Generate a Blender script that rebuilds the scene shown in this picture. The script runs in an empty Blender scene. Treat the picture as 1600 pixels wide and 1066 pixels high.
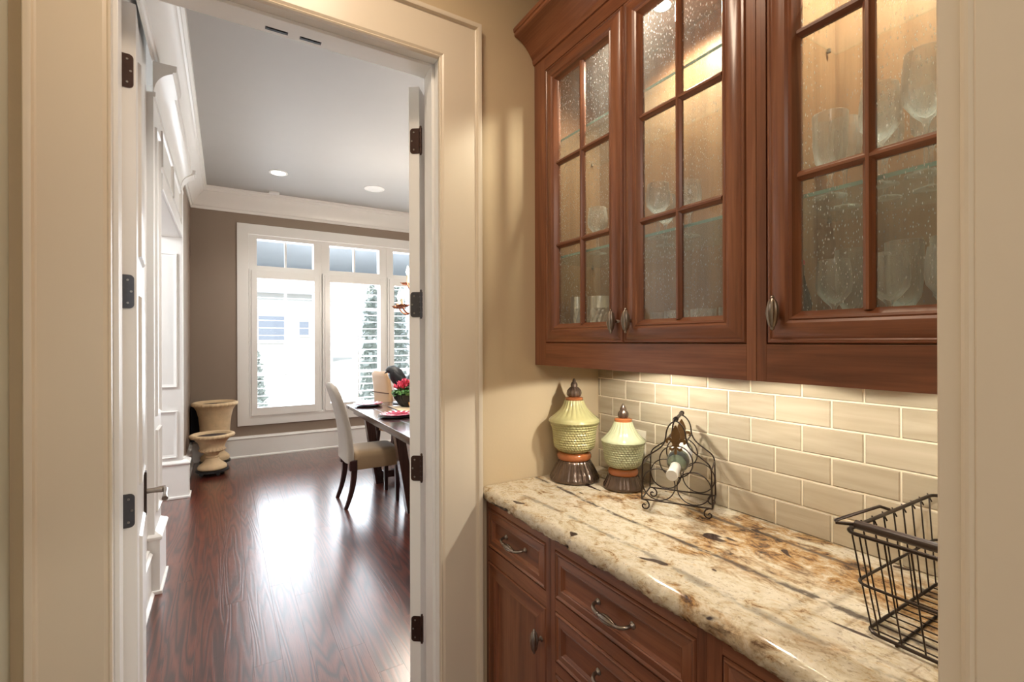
import bpy, math, random
from mathutils import Vector, Matrix
R = random.Random(7)
PI = math.pi
S = bpy.context.scene
COL = S.collection

# ------------------------------------------------------------------ camera, world, lights, exposure
YAW, PITCH, ROLL = math.radians(30.905), math.radians(-.014), math.radians(-.158)
fw = Vector((math.sin(YAW)*math.cos(PITCH), math.cos(YAW)*math.cos(PITCH), math.sin(PITCH)))
rt = Vector((math.cos(YAW), -math.sin(YAW), 0)); up = rt.cross(fw)
r2 = rt*math.cos(ROLL) + up*math.sin(ROLL); u2 = r2.cross(fw)
cam = bpy.data.cameras.new('camera'); cam.sensor_width = 36; cam.lens = 748.98/1600*36; cam.clip_start = .02
camo = bpy.data.objects.new('camera', cam); COL.objects.link(camo); S.camera = camo
M4 = Matrix((r2, u2, -fw)).transposed().to_4x4(); M4.translation = (0, 0, 1.473); camo.matrix_world = M4

S.view_settings.view_transform = 'Standard'; S.view_settings.look = 'None'
S.view_settings.gamma = 1; S.view_settings.use_curve_mapping = False
S.view_settings.exposure = 0.2
cy = S.cycles
cy.max_bounces = 10; cy.diffuse_bounces = 5; cy.glossy_bounces = 5; cy.transmission_bounces = 8; cy.transparent_max_bounces = 24
cy.sample_clamp_indirect = 4; cy.caustics_reflective = False; cy.caustics_refractive = False; cy.use_denoising = True

W = bpy.data.worlds.new('sky'); S.world = W; W.use_nodes = True
bg = W.node_tree.nodes['Background']; bg.inputs[0].default_value = (.82, .91, 1, 1); bg.inputs[1].default_value = 1.5


def light(name, kind, loc, energy, col=(1, 1, 1), rot=(0, 0, 0), **kw):
    l = bpy.data.lights.new(name, kind); l.energy = energy; l.color = col
    for k, v in kw.items(): setattr(l, k, v)
    o = bpy.data.objects.new(name, l); o.location = loc; o.rotation_euler = rot; COL.objects.link(o)
    return o


light('sun', 'SUN', (0, 20, 20), 3.2, (1, .97, .92), (math.radians(42), math.radians(-22), 0), angle=.01)
WARM = (1, .80, .56); SOFT = (1, .90, .76)
light('window_portal', 'AREA', (1.8, 7.24, 1.75), 1, rot=(math.radians(-90), 0, 0), shape='RECTANGLE', size=3.6, size_y=2.6).data.cycles.is_portal = True
light('window_daylight_boost', 'AREA', (1.7, 7.35, 1.75), 185, (.88, .94, 1), (math.radians(-90), 0, 0), shape='RECTANGLE', size=3.2, size_y=2.3)  # area lamp added outside the glass to strengthen the daylight
for x, y, e in [(.516, 5.935, 55), (.6, 3.2, 120), (2.7, 5.9, 55), (2.7, 3.4, 250)]:
    light('recessed_and_fill_lamp', 'SPOT', (x, y, 3.34), e, (1, .95, .88), spot_size=2.2, spot_blend=.8, shadow_soft_size=.06)  # only the first has a fixture; the other spots are unseen added fill
light('chandelier_glow', 'POINT', (1.78, 4.9, 2.1), 75, SOFT, shadow_soft_size=.25)
PUCKS = [(1.19, 1.20), (1.19, .78), (1.19, .36)]
for (x, y), e in zip(PUCKS, (6.4, 4.4, 3.4)):
    light('puck_lamp', 'SPOT', (x, y, 1.396), e, (1, .94, .82), spot_size=2.80, spot_blend=.12, shadow_soft_size=.008)
for y, e in ((1.10, 25), (.44, 27)):
    light('cabinet_lamp', 'SPOT', (1.24, y, 2.545), e, (1, .88, .70), spot_size=2.9, spot_blend=.5, shadow_soft_size=.022)
light('pantry_fill', 'AREA', (.25, 1.0, 3.0), 10, (1, .80, .60), shape='DISK', size=.35)  # unseen area light added overhead for warm ambient light
light('kitchen_fill', 'AREA', (-.3, -1.6, 2.85), 46, (1, .92, .83), shape='RECTANGLE', size=2.4, size_y=2.0)  # unseen area light added behind the viewpoint as frontal fill

light('foyer_fill', 'POINT', (-1.9, 4.6, 2.6), 130, (.96, .98, 1), shadow_soft_size=.2)  # unseen point light added to brighten the foyer side of the opening

# ------------------------------------------------------------------ materials
def lin(*c):
    return tuple(((v/255)/12.92 if v/255 <= .04045 else ((v/255+.055)/1.055)**2.4) for v in c)


class NT:
    def __init__(s, name):
        s.m = bpy.data.materials.new(name); s.m.use_nodes = True; s.t = s.m.node_tree
        s.b = s.t.nodes['Principled BSDF']; s.out = s.t.nodes['Material Output']
    def n(s, typ, **kw):
        x = s.t.nodes.new(typ)
        for k, v in kw.items():
            if k in x.inputs.keys(): x.inputs[k].default_value = v
            else: setattr(x, k, v)
        return x
    def l(s, a, b): s.t.links.new(a, b)
    def coords(s, scale=(1, 1, 1), rand=False, rot=(0, 0, 0)):
        tc = s.n('ShaderNodeTexCoord'); mp = s.n('ShaderNodeMapping')
        mp.inputs['Scale'].default_value = scale; mp.inputs['Rotation'].default_value = rot
        s.l(tc.outputs['Object'], mp.inputs[0])
        if rand:
            oi = s.n('ShaderNodeObjectInfo'); mm = s.n('ShaderNodeVectorMath', operation='SCALE')
            cv = s.n('ShaderNodeCombineXYZ'); s.l(oi.outputs['Random'], cv.inputs[0]); s.l(oi.outputs['Random'], cv.inputs[1]); s.l(oi.outputs['Random'], cv.inputs[2])
            s.l(cv.outputs[0], mm.inputs[0]); mm.inputs['Scale'].default_value = 37.
            ad = s.n('ShaderNodeVectorMath', operation='ADD'); s.l(mp.outputs[0], ad.inputs[0]); s.l(mm.outputs[0], ad.inputs[1])
            return ad.outputs[0]
        return mp.outputs[0]
    def noise(s, vec, scale=5, detail=4, rough=.55, dist=0):
        x = s.n('ShaderNodeTexNoise'); x.inputs['Scale'].default_value = scale; x.inputs['Detail'].default_value = detail
        x.inputs['Roughness'].default_value = rough; x.inputs['Distortion'].default_value = dist
        s.l(vec, x.inputs['Vector']); return x.outputs['Fac']
    def ramp(s, fac, stops):
        x = s.n('ShaderNodeValToRGB'); e = x.color_ramp.elements
        while len(e) < len(stops): e.new(.5)
        for i, (p, c) in enumerate(stops):
            e[i].position = p; e[i].color = (*c, 1) if len(c) == 3 else c
        s.l(fac, x.inputs[0]); return x.outputs[0]
    def mix(s, fac, a, b, mode='MIX'):
        x = s.n('ShaderNodeMix', data_type='RGBA', blend_type=mode)
        for sock, v in ((x.inputs[0], fac), (x.inputs[6], a), (x.inputs[7], b)):
            if isinstance(v, (int, float)): sock.default_value = v
            elif isinstance(v, tuple): sock.default_value = (*v, 1)
            else: s.l(v, sock)
        return x.outputs[2]
    def bump(s, h, strength=.1, dist=.01):
        x = s.n('ShaderNodeBump'); x.inputs['Strength'].default_value = strength; x.inputs['Distance'].default_value = dist
        s.l(h, x.inputs['Height']); s.l(x.outputs[0], s.b.inputs['Normal']); return x
    def set(s, col=None, rough=None, metal=None, **kw):
        if col is not None:
            if isinstance(col, tuple): s.b.inputs['Base Color'].default_value = (*col, 1)
            else: s.l(col, s.b.inputs['Base Color'])
        if rough is not None:
            if isinstance(rough, (int, float)): s.b.inputs['Roughness'].default_value = rough
            else: s.l(rough, s.b.inputs['Roughness'])
        if metal is not None: s.b.inputs['Metallic'].default_value = metal
        for k, v in kw.items(): s.b.inputs[k].default_value = v
        return s


def plain(name, col, rough=.5, metal=0, var=.08, scale=6, bump=0, bscale=200, **kw):
    t = NT(name); v = t.coords()
    f = t.noise(v, scale, 5)
    c = t.mix(f, tuple(x*(1-var) for x in col), tuple(min(1, x*(1+var)) for x in col))
    t.set(c, rough, metal, **kw)
    if bump: t.bump(t.noise(v, bscale, 3), bump, .003)
    return t.m


def wood(name, axis, dark, mid, light_, rough=.32, s=13, ratio=.07, coat=.25):
    t = NT(name); sc = [s, s, s]; sc[axis] = s*ratio
    v = t.coords(tuple(sc), rand=True)
    a = t.noise(v, 1.0, 6, .6, 1.4)
    sc2 = [160, 160, 160]; sc2[axis] = 5
    b = t.noise(t.coords(tuple(sc2)), 1, 3)
    c = t.ramp(a, [(.25, dark), (.5, mid), (.78, light_)])
    big = t.noise(t.coords((1.5, 1.5, 1.5)), 2, 2)
    c = t.mix(t.ramp(b, [(.35, (0, 0, 0)), (.6, (1, 1, 1))]), t.mix(.3, c, dark), c)
    c = t.mix(big, t.mix(.3, c, dark), c)
    t.set(c, rough, **{'Coat Weight': coat, 'Coat Roughness': .15})
    t.bump(b, .04, .002)
    return t.m


CH = (lin(90, 50, 33), lin(142, 88, 60), lin(172, 114, 80))
wood_v = wood('cherry_vertical', 2, *CH); wood_h = wood('cherry_horizontal', 1, *CH)
glaze = plain('dark_glaze_and_gap_shade', lin(46, 22, 14), .4)
wood_in = wood('cherry_interior', 2, lin(126, 90, 62), lin(166, 124, 90), lin(190, 148, 112), .45, coat=.05)

trim_m = plain('trim_paint', lin(222, 209, 188), .34, var=.015, bump=.01)
white_m = plain('white_paint', lin(242, 241, 238), .3, var=.01)
wall_m = plain('beige_wall_paint', lin(206, 186, 152), .6, var=.02, bump=.12, bscale=90)
dwall_m = plain('taupe_wall_paint', lin(146, 130, 116), .6, var=.02, bump=.05, bscale=120)
lwall_m = plain('cool_lit_wall_paint', lin(214, 212, 196), .6, var=.02, bump=.05, bscale=120)  # paler tone puts the cool light on the left wall into its colour
dceil_m = plain('taupe_ceiling_paint', lin(176, 174, 171), .55, var=.02)
black_m = plain('black_plastic', lin(24, 24, 26), .45)
iron_m = plain('dark_iron', lin(60, 50, 44), .38, .8, var=.2, scale=40)
rust_m = plain('rust_iron', lin(150, 92, 62), .5, .45, var=.3, scale=60)
bronze_m = plain('oil_rubbed_bronze', lin(74, 62, 56), .36, .85, var=.3, scale=50)
pewter_m = plain('antique_pewter', lin(150, 140, 130), .3, .95, var=.25, scale=90)
hinge_m = plain('bronze_hinge', lin(70, 52, 46), .4, .7, var=.25, scale=70)
hingeg_m = plain('grey_hinge', lin(88, 88, 92), .4, .75, var=.2, scale=70)
screw_m = plain('screw_steel', lin(150, 146, 140), .35, .9)
gold_m = plain('gilt_bronze', lin(116, 88, 56), .4, .8, var=.3, scale=90)
bulb_m = NT('lit_bulb').set((1, 1, 1), .4, **{'Emission Color': (1, .93, .8, 1), 'Emission Strength': 6}).m
lamp_m = NT('lamp_lens').set((1, 1, 1), .4, **{'Emission Color': (1, .93, .80, 1), 'Emission Strength': 16}).m
candle_m = plain('candle_sleeve', lin(236, 214, 170), .5)
outlet_m = plain('outlet_plastic', lin(236, 228, 206), .35, var=.01)


def granite():
    t = NT('granite')
    tc = t.n('ShaderNodeTexCoord'); sx = t.n('ShaderNodeSeparateXYZ'); t.l(tc.outputs['Object'], sx.inputs[0])
    v = t.coords((1, .6, 1), rot=(0, 0, .10))
    def M(op, a, b=None):
        x = t.n('ShaderNodeMath', operation=op)
        for i, q in enumerate((a, b)):
            if q is None: continue
            if isinstance(q, (int, float)): x.inputs[i].default_value = q
            else: t.l(q, x.inputs[i])
        return x.outputs[0]
    big = t.noise(v, 5.2, 5, .66, .8)
    med = t.noise(v, 30, 7, .74, .5)
    fine = t.noise(t.coords((1, .7, 1)), 120, 4, .75)
    pale, cream, tan, gold, brown, dk = lin(222, 212, 192), lin(206, 192, 164), lin(190, 166, 132), lin(176, 138, 90), lin(124, 92, 62), lin(64, 52, 48)
    base = t.ramp(med, [(.33, brown), (.39, tan), (.46, cream), (.58, pale), (.70, lin(206, 182, 140))])
    rich = t.ramp(med, [(.36, dk), (.43, brown), (.50, gold), (.57, tan), (.66, pale)])
    # a broad golden drift runs down the middle of the slab
    dx = M('MULTIPLY', M('SUBTRACT', sx.outputs[0], 1.24), 5.2); dy = M('MULTIPLY', M('SUBTRACT', sx.outputs[1], .72), 1.9)
    drift = M('MULTIPLY', M('MAXIMUM', M('SUBTRACT', 1, M('ADD', M('MULTIPLY', dx, dx), M('MULTIPLY', dy, dy))), -.6), .13)
    zone = t.ramp(M('ADD', big, drift), [(.50, (0, 0, 0)), (.60, (1, 1, 1))])
    c = t.mix(zone, base, rich)
    spk = t.ramp(fine, [(.36, (1, 1, 1)), (.44, (0, 0, 0))])
    c = t.mix(t.mix(.5, (0, 0, 0), spk), c, lin(120, 96, 74))
    # dark veins along the slab
    vn = t.noise(t.coords((1, .16, 1)), 4.5, 4, .6, .3)
    brk = t.ramp(t.noise(v, 10, 4, .7), [(.42, (0, 0, 0)), (.50, (1, 1, 1))])
    for x0, k in ((1.086, .9), (1.325, .8), (.93, .5)):
        d = M('ABSOLUTE', M('ADD', M('SUBTRACT', sx.outputs[0], x0), M('MULTIPLY', M('SUBTRACT', vn, .5), .16)))
        band = t.ramp(M('SUBTRACT', d, M('MULTIPLY', M('SUBTRACT', med, .5), .05)), [(.004, (k, k, k)), (.015, (0, 0, 0))])
        c = t.mix(t.mix(1., band, brk, 'MULTIPLY'), c, lin(70, 60, 56))
    blob = t.ramp(t.noise(t.coords((1, .38, 1), rot=(0, 0, .16)), 15, 2, .4, 1.1), [(.285, (1, 1, 1)), (.305, (0, 0, 0))])
    c = t.mix(blob, c, lin(62, 48, 44))
    t.set(c, .14, **{'Specular IOR Level': .5})
    t.bump(fine, .03, .002)
    return t.m


granite_m = granite()


def tile_mat():
    t = NT('glazed_tile'); v = t.coords((14, 3, 30), rand=True)
    a = t.noise(v, 1.2, 3, .5, .6)
    oi = t.n('ShaderNodeObjectInfo')
    c = t.ramp(a, [(.3, lin(166, 152, 128)), (.55, lin(184, 170, 146)), (.75, lin(196, 184, 162))])
    c2 = t.mix(oi.outputs['Random'], lin(172, 160, 140), lin(194, 178, 152))
    c = t.mix(.35, c, c2)
    t.set(c, .12, **{'Coat Weight': .5, 'Coat Roughness': .05})
    t.bump(t.noise(t.coords(), 18, 2), .06, .004)
    return t.m


tile_m = tile_mat(); grout_m = plain('cream_grout', lin(236, 224, 198), .8, var=.04, scale=60)


def floor_mat():
    t = NT('dark_hardwood')
    v = t.coords((8, .55, 1), rand=True)
    d = t.noise(v, 1.0, 2, .45, .15)
    wv = t.n('ShaderNodeMath', operation='MULTIPLY'); t.l(d, wv.inputs[0]); wv.inputs[1].default_value = 95
    sn = t.n('ShaderNodeMath', operation='SINE'); t.l(wv.outputs[0], sn.inputs[0])
    mr = t.n('ShaderNodeMapRange'); mr.inputs[1].default_value = -1; t.l(sn.outputs[0], mr.inputs[0])
    pores = t.noise(t.coords((240, 8, 1)), 1, 2)
    c = t.ramp(mr.outputs[0], [(.0, lin(54, 24, 20)), (.3, lin(84, 38, 28)), (1, lin(104, 50, 34))])
    c = t.mix(t.ramp(pores, [(.36, (.6, .6, .6)), (.5, (0, 0, 0))]), c, lin(54, 27, 22))
    oi = t.n('ShaderNodeObjectInfo')
    c = t.mix(t.mix(oi.outputs['Random'], (.0, .0, .0), (.22, .22, .22)), c, lin(60, 28, 22))
    t.set(c, .30, **{'Coat Weight': 1., 'Coat Roughness': .22})
    hgt = t.mix(.35, mr.outputs[0], pores)
    t.bump(hgt, .24, .002)
    return t.m


floor_m = floor_mat()


def thin_glass(name, tint=(.97, .99, .98), gloss=.9, bump=0., bscale=40, seeds=False, haze=0., edge=0.):
    """thin clear glass: passes light straight through, reflects by Fresnel, optional ripple, seeds and haze"""
    t = NT(name); t.t.nodes.remove(t.b)
    tr = t.n('ShaderNodeBsdfTransparent'); tr.inputs[0].default_value = (*tint, 1)
    gl = t.n('ShaderNodeBsdfGlossy'); gl.inputs['Roughness'].default_value = .04
    fr = t.n('ShaderNodeLayerWeight'); fr.inputs[0].default_value = .5      # Schlick from the facing angle, the same from both sides
    p5 = t.n('ShaderNodeMath', operation='POWER'); t.l(fr.outputs['Facing'], p5.inputs[0]); p5.inputs[1].default_value = 5
    sch = t.n('ShaderNodeMapRange'); sch.inputs[3].default_value = .045; sch.inputs[4].default_value = 1; t.l(p5.outputs[0], sch.inputs[0])
    mx = t.n('ShaderNodeMixShader')
    v = t.coords((1, 1, .45))
    if bump:
        b = t.n('ShaderNodeBump'); b.inputs['Strength'].default_value = bump; b.inputs['Distance'].default_value = .01
        t.l(t.noise(v, bscale, 2, .5), b.inputs['Height']); t.l(b.outputs[0], gl.inputs['Normal'])
    mu = t.n('ShaderNodeMath', operation='MULTIPLY'); t.l(sch.outputs[0], mu.inputs[0]); mu.inputs[1].default_value = gloss
    t.l(mu.outputs[0], mx.inputs[0]); t.l(tr.outputs[0], mx.inputs[1]); t.l(gl.outputs[0], mx.inputs[2])
    last = mx.outputs[0]
    if seeds or haze:
        df = t.n('ShaderNodeBsdfDiffuse'); df.inputs[0].default_value = (.93, .93, .9, 1)
        tl = t.n('ShaderNodeBsdfTranslucent'); tl.inputs[0].default_value = (.93, .93, .9, 1)
        ms = t.n('ShaderNodeMixShader'); ms.inputs[0].default_value = .5
        t.l(df.outputs[0], ms.inputs[1]); t.l(tl.outputs[0], ms.inputs[2])
        m2 = t.n('ShaderNodeMixShader')
        if seeds:
            vo = t.n('ShaderNodeTexVoronoi', feature='F1'); vo.inputs['Scale'].default_value = 215
            wv = t.coords((1, 1, .28)); wn = t.n('ShaderNodeTexNoise'); wn.inputs['Scale'].default_value = 30
            t.l(wv, wn.inputs['Vector'])
            ad = t.n('ShaderNodeVectorMath', operation='MULTIPLY_ADD'); t.l(wn.outputs['Color'], ad.inputs[0])
            ad.inputs[1].default_value = (.015, .015, .015); t.l(wv, ad.inputs[2])
            t.l(ad.outputs[0], vo.inputs['Vector'])
            dots = t.ramp(vo.outputs['Distance'], [(.12, (1, 1, 1)), (.22, (0, 0, 0))])
            dens = t.ramp(t.noise(t.coords((1, 1, .6)), 9, 3), [(.33, (0, 0, 0)), (.55, (1, 1, 1))])
            k = t.mix(1., dots, dens, 'MULTIPLY')
            fac = t.mix(k, (haze, haze, haze), (.85, .85, .85)); t.l(fac, m2.inputs[0])
        elif edge:
            lw = t.n('ShaderNodeLayerWeight'); lw.inputs[0].default_value = .35
            mr = t.n('ShaderNodeMapRange'); mr.inputs[3].default_value = haze; mr.inputs[4].default_value = edge
            t.l(lw.outputs['Facing'], mr.inputs[0]); t.l(mr.outputs[0], m2.inputs[0])
        else: m2.inputs[0].default_value = haze
        t.l(last, m2.inputs[1]); t.l(ms.outputs[0], m2.inputs[2]); last = m2.outputs[0]
    t.l(last, t.out.inputs[0])
    return t.m


pane_m = thin_glass('seeded_glass', gloss=1.5, bump=.035, bscale=45, seeds=True, haze=.05)
stem_m = thin_glass('clear_crystal', (.99, .995, .995), 2.2, haze=.09, edge=.85)  # white diffuse haze and rims stand in for highlights on the glasses
shelf_m = thin_glass('shelf_glass', (.90, .97, .95), 1., haze=.02)
shelfedge_m = plain('green_glass_edge', lin(150, 196, 184), .2, **{'Transmission Weight': .3})
window_m = thin_glass('window_glass', (.97, .98, .99), .8)

# ------------------------------------------------------------------ mesh helpers
class MB:
    def __init__(s): s.v = []; s.f = []; s.mi = []
    def add(s, verts, faces, mi=0):
        o = len(s.v); s.v += [tuple(p) for p in verts]; s.f += [tuple(i+o for i in f) for f in faces]; s.mi += [mi]*len(faces); return s
    def box(s, x0, x1, y0, y1, z0, z1, mi=0):
        return s.add([(x0, y0, z0), (x1, y0, z0), (x1, y1, z0), (x0, y1, z0), (x0, y0, z1), (x1, y0, z1), (x1, y1, z1), (x0, y1, z1)],
                     [(0, 3, 2, 1), (4, 5, 6, 7), (0, 1, 5, 4), (1, 2, 6, 5), (2, 3, 7, 6), (3, 0, 4, 7)], mi)
    def lathe(s, prof, c=(0, 0, 0), n=32, mod=None, axis='z', sx=1, sy=1, mi=0, cap=True):
        vs = []
        for i, (r, z) in enumerate(prof):
            for k in range(n):
                a = 2*PI*k/n; rr = r*(mod(i, a, r, z) if mod else 1)
                p = (rr*math.cos(a)*sx, rr*math.sin(a)*sy, z)
                if axis == 'x': p = (p[2], p[0], p[1])
                elif axis == 'y': p = (p[1], p[2], p[0])
                vs.append((p[0]+c[0], p[1]+c[1], p[2]+c[2]))
        fs = []
        for i in range(len(prof)-1):
            for k in range(n):
                a, b = i*n+k, i*n+(k+1) % n; fs.append((a, b, b+n, a+n))
        if cap:
            fs.append(tuple(reversed(range(n)))); m = (len(prof)-1)*n; fs.append(tuple(range(m, m+n)))
        return s.add(vs, fs, mi)
    def tube(s, pts, r=.003, n=6, closed=False, mi=0):
        P = [Vector(p) for p in pts]; m = len(P); rs = r if isinstance(r, (list, tuple)) else [r]*m
        vs = []; fs = []; prev = None
        for i in range(m):
            if closed: t = P[(i+1) % m]-P[i-1]
            else: t = P[min(i+1, m-1)]-P[max(i-1, 0)]
            t = t.normalized() if t.length > 1e-9 else Vector((0, 0, 1))
            if prev is None:
                a = Vector((0, 0, 1)) if abs(t.z) < .9 else Vector((1, 0, 0))
                u = t.cross(a).normalized()
            else:
                u = prev - t*prev.dot(t)
                u = u.normalized() if u.length > 1e-6 else t.orthogonal().normalized()
            prev = u; w = t.cross(u)
            for k in range(n):
                a = 2*PI*k/n; vs.append(P[i]+(u*math.cos(a)+w*math.sin(a))*rs[i])
        for i in range(m if closed else m-1):
            j = (i+1) % m
            for k in range(n): fs.append((i*n+k, i*n+(k+1) % n, j*n+(k+1) % n, j*n+k))
        if not closed: fs += [tuple(reversed(range(n))), tuple(range((m-1)*n, m*n))]
        return s.add(vs, fs, mi)
    def prism(s, poly, fn, h0, h1, mi=0):
        """polygon [(a,b)] extruded from h0 to h1, fn(a,b,h) gives the point"""
        n = len(poly)
        vs = [fn(a, b, h0) for a, b in poly]+[fn(a, b, h1) for a, b in poly]
        fs = [tuple(range(n)), tuple(range(2*n-1, n-1, -1))]+[(i, n+i, n+(i+1) % n, (i+1) % n) for i in range(n)]
        return s.add(vs, fs, mi)
    def miter(s, path, prof, fn, closed=True, mats=None):
        """sweep profile [(d,h)] along 2-D path; d goes to the left of travel; fn(a,b,h)"""
        m = len(path); k = len(prof); vs = []
        for i in range(m):
            def nrm(p, q):
                dx, dy = q[0]-p[0], q[1]-p[1]; L = math.hypot(dx, dy); return (-dy/L, dx/L)
            n1 = nrm(path[i-1], path[i]) if (closed or i > 0) else None
            n2 = nrm(path[i], path[(i+1) % m]) if (closed or i < m-1) else None
            n1 = n1 or n2; n2 = n2 or n1
            q = 1+n1[0]*n2[0]+n1[1]*n2[1]
            ox, oy = (n1[0]+n2[0])/q, (n1[1]+n2[1])/q
            for d, h in prof: vs.append(fn(path[i][0]+ox*d, path[i][1]+oy*d, h))
        for i in range(m if closed else m-1):
            j = (i+1) % m
            s.add([], [], 0)
            fs = [(i*k+t, j*k+t, j*k+t+1, i*k+t+1) for t in range(k-1)]
            o = len(s.v) if i == 0 else o
            if i == 0: s.v += [tuple(p) for p in vs]
            s.f += [tuple(x+o for x in f) for f in fs]; s.mi += [(mats[i % len(mats)] if mats else 0)]*len(fs)
        if not closed:
            s.f += [tuple(o+t for t in range(k)), tuple(o+(m-1)*k+t for t in reversed(range(k)))]; s.mi += [0, 0]
        return s
    def mesh(s, name, mats, smooth=None):
        me = bpy.data.meshes.new(name); me.from_pydata(s.v, [], s.f); me.update()
        for m in (mats if isinstance(mats, (list, tuple)) else [mats]): me.materials.append(m)
        me.polygons.foreach_set('material_index', s.mi)
        import bmesh
        b = bmesh.new(); b.from_mesh(me); bmesh.ops.recalc_face_normals(b, faces=b.faces); b.to_mesh(me); b.free()
        if smooth:
            me.shade_smooth(); me.set_sharp_from_angle(angle=math.radians(smooth))
        return me


def B(*a): return MB().box(*a)


def wpos(o):
    v = Vector(o.location)
    while o.parent: o = o.parent; v += Vector(o.location)
    return v


def part(name, mb, mats, parent=None, smooth=None, local=False, bevel=0, label=None):
    me = mb if isinstance(mb, bpy.types.Mesh) else mb.mesh(name, mats, smooth)
    o = bpy.data.objects.new(name, me); COL.objects.link(o)
    if parent:
        o.parent = parent
        if not local: o.location = -wpos(parent)
    if bevel:
        md = o.modifiers.new('bevel', 'BEVEL'); md.width = bevel; md.segments = 2; md.limit_method = 'ANGLE'
    if label: o['label'] = label
    return o


def tag(o, label, cat, group=None, kind=None):
    o['label'] = label; o['category'] = cat
    if group: o['group'] = group
    if kind: o['kind'] = kind
    return o


def thing(name, label, cat, loc, rz=0, group=None, kind=None):
    o = bpy.data.objects.new(name, None); o.location = loc; o.rotation_euler = (0, 0, rz); o.empty_display_size = .05
    COL.objects.link(o); return tag(o, label, cat, group, kind)


def struct(name, mb, mats, label, cat, **kw):
    return tag(part(name, mb, mats, **kw), label, cat, kind='structure')


def copy_tree(o, parent=None):
    c = o.copy(); COL.objects.link(c)
    if parent: c.parent = parent
    for ch in list(o.children): copy_tree(ch, c)
    return c


def arc(cx, cy, r, a0, a1, n=10):
    return [(cx+r*math.cos(math.radians(a0+(a1-a0)*i/n)), cy+r*math.sin(math.radians(a0+(a1-a0)*i/n))) for i in range(n+1)]


def bez(p0, p1, p2, p3, n=8):
    out = []
    for i in range(n+1):
        t = i/n; s = 1-t
        out.append(tuple(s**3*a+3*s*s*t*b+3*s*t*t*c+t**3*d for a, b, c, d in zip(p0, p1, p2, p3)))
    return out


YB, YB2, YD = 1.644, 1.795, 6.995      # pantry back wall faces, dining window wall
XR = 1.44                               # tiled wall
HC = 3.36                               # dining ceiling
OX0, OX1, OZ = -.263, .676, 2.51        # doorway

# ------------------------------------------------------------------ setting: pantry and kitchen shell
wb = MB()
for a in ((-.62, OX0-.012, YB, 1.72, 0, 3.1), (OX1+.012, 1.62, YB, 1.72, 0, 3.1), (OX0-.012, OX1+.012, YB, 1.72, OZ+.012, 3.1)): wb.box(*a)
struct('wall_back', wb, wall_m, 'beige painted pantry wall around the doorway to the dining room', 'wall')
struct('wall_left', B(-.62, -.455, .05, YB, 0, 3.1), lwall_m, 'pale wall strip at the far left of the pantry', 'wall')
backsplash = struct('wall_right', B(XR, 1.62, .2, YB, 0, 3.1), wall_m, 'right pantry wall behind cabinets with glazed tile backsplash', 'wall')
wf = MB(); wf.box(.69, 3.2, .05, .2, 0, 3.1); wf.box(-3.2, -.455, .05, .2, 0, 3.1); wf.box(-.455, .69, .05, .2, 2.75, 3.1)
struct('wall_front', wf, wall_m, 'beige wall with the opening that the view looks through', 'wall')
struct('ceiling_1', B(-3.2, 3.2, -4, YB, 3.1, 3.2), plain('ceiling_white', lin(235, 230, 220), .6), 'pale pantry ceiling above the cabinets', 'ceiling')
kw = MB(); kw.box(-3.35, -3.2, -4, .2, 0, 3.1); kw.box(3.2, 3.35, -4, .2, 0, 3.1)
kw.box(-3.2, 3.2, -4.15, -4, 0, .9); kw.box(-3.2, -1.6, -4.15, -4, .9, 3.1); kw.box(1.6, 3.2, -4.15, -4, .9, 3.1); kw.box(-1.6, 1.6, -4.15, -4, 2.4, 3.1)  # gap left in the unseen rear wall, added to let in cool sky light
struct('wall_kitchen', kw, wall_m, 'beige kitchen walls behind the viewpoint with an opening added for sky light', 'wall')
# right edge of the opening: jamb face with a casing bead
j = MB(); j.box(.672, .69, .05, .182, 0, 2.75); j.box(.668, .69, .05, .06, 0, 2.75)
j.lathe([(.010, 0), (.010, 2.75)], (.682, .186, 0), 16); j.box(.682, .712, .186, .2, 0, 2.75); j.box(.676, .70, .19, .214, 0, 2.75)
struct('trim_1', j, plain('opening_paint', lin(236, 222, 198), .4, var=.01), 'beige painted opening edge with a bead at the far right', 'trim', bevel=.002)

# pantry floor + dining floor of planks
fl = thing('floor', 'dark red brown hardwood plank floor through the doorway', 'floor', (0, 0, 0), kind='structure')
part('subfloor', B(-3.3, 4.2, -4.1, 7.2, -.08, -.014), plain('dark_gap', lin(18, 9, 7), .8), fl)
PW = .118
pm = {}
x = -.6; c = 0
while x < 3.0:
    y = -1.2 - R.random()*1.0
    while y < 7.0:
        L = R.choice([1.5, 1.9, 2.3])
        y1 = min(y+L, 7.0)
        if y1 > (.2 if x < .85 else 1.8) and y1-y > .05:
            g = .0001
            mb = MB(); e = .0003
            x0, x1, ya, yb = x+g, x+PW-g, max(y, -1.2)+g, y1-g
            mb.add([(x0, ya, -.014), (x1, ya, -.014), (x1, yb, -.014), (x0, yb, -.014), (x0, ya, -e), (x1, ya, -e), (x1, yb, -e), (x0, yb, -e),
                    (x0+e, ya+e, 0), (x1-e, ya+e, 0), (x1-e, yb-e, 0), (x0+e, yb-e, 0)],
                   [(0, 1, 5, 4), (1, 2, 6, 5), (2, 3, 7, 6), (3, 0, 4, 7), (4, 5, 9, 8), (5, 6, 10, 9), (6, 7, 11, 10), (7, 4, 8, 11), (8, 9, 10, 11)])
            part('plank', mb, floor_m, fl)
        y += L
    x += PW; c += 1
pf = MB(); pf.box(-3.3, -.6, -4.1, 7, -.014, -.001); pf.box(-.6, 3.3, -4.1, -1.2, -.014, -.001); pf.box(3.0, 4.2, -1.2, 7, -.014, -.001)
part('plank_field', pf, floor_m, fl)['kind'] = 'stuff'

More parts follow.
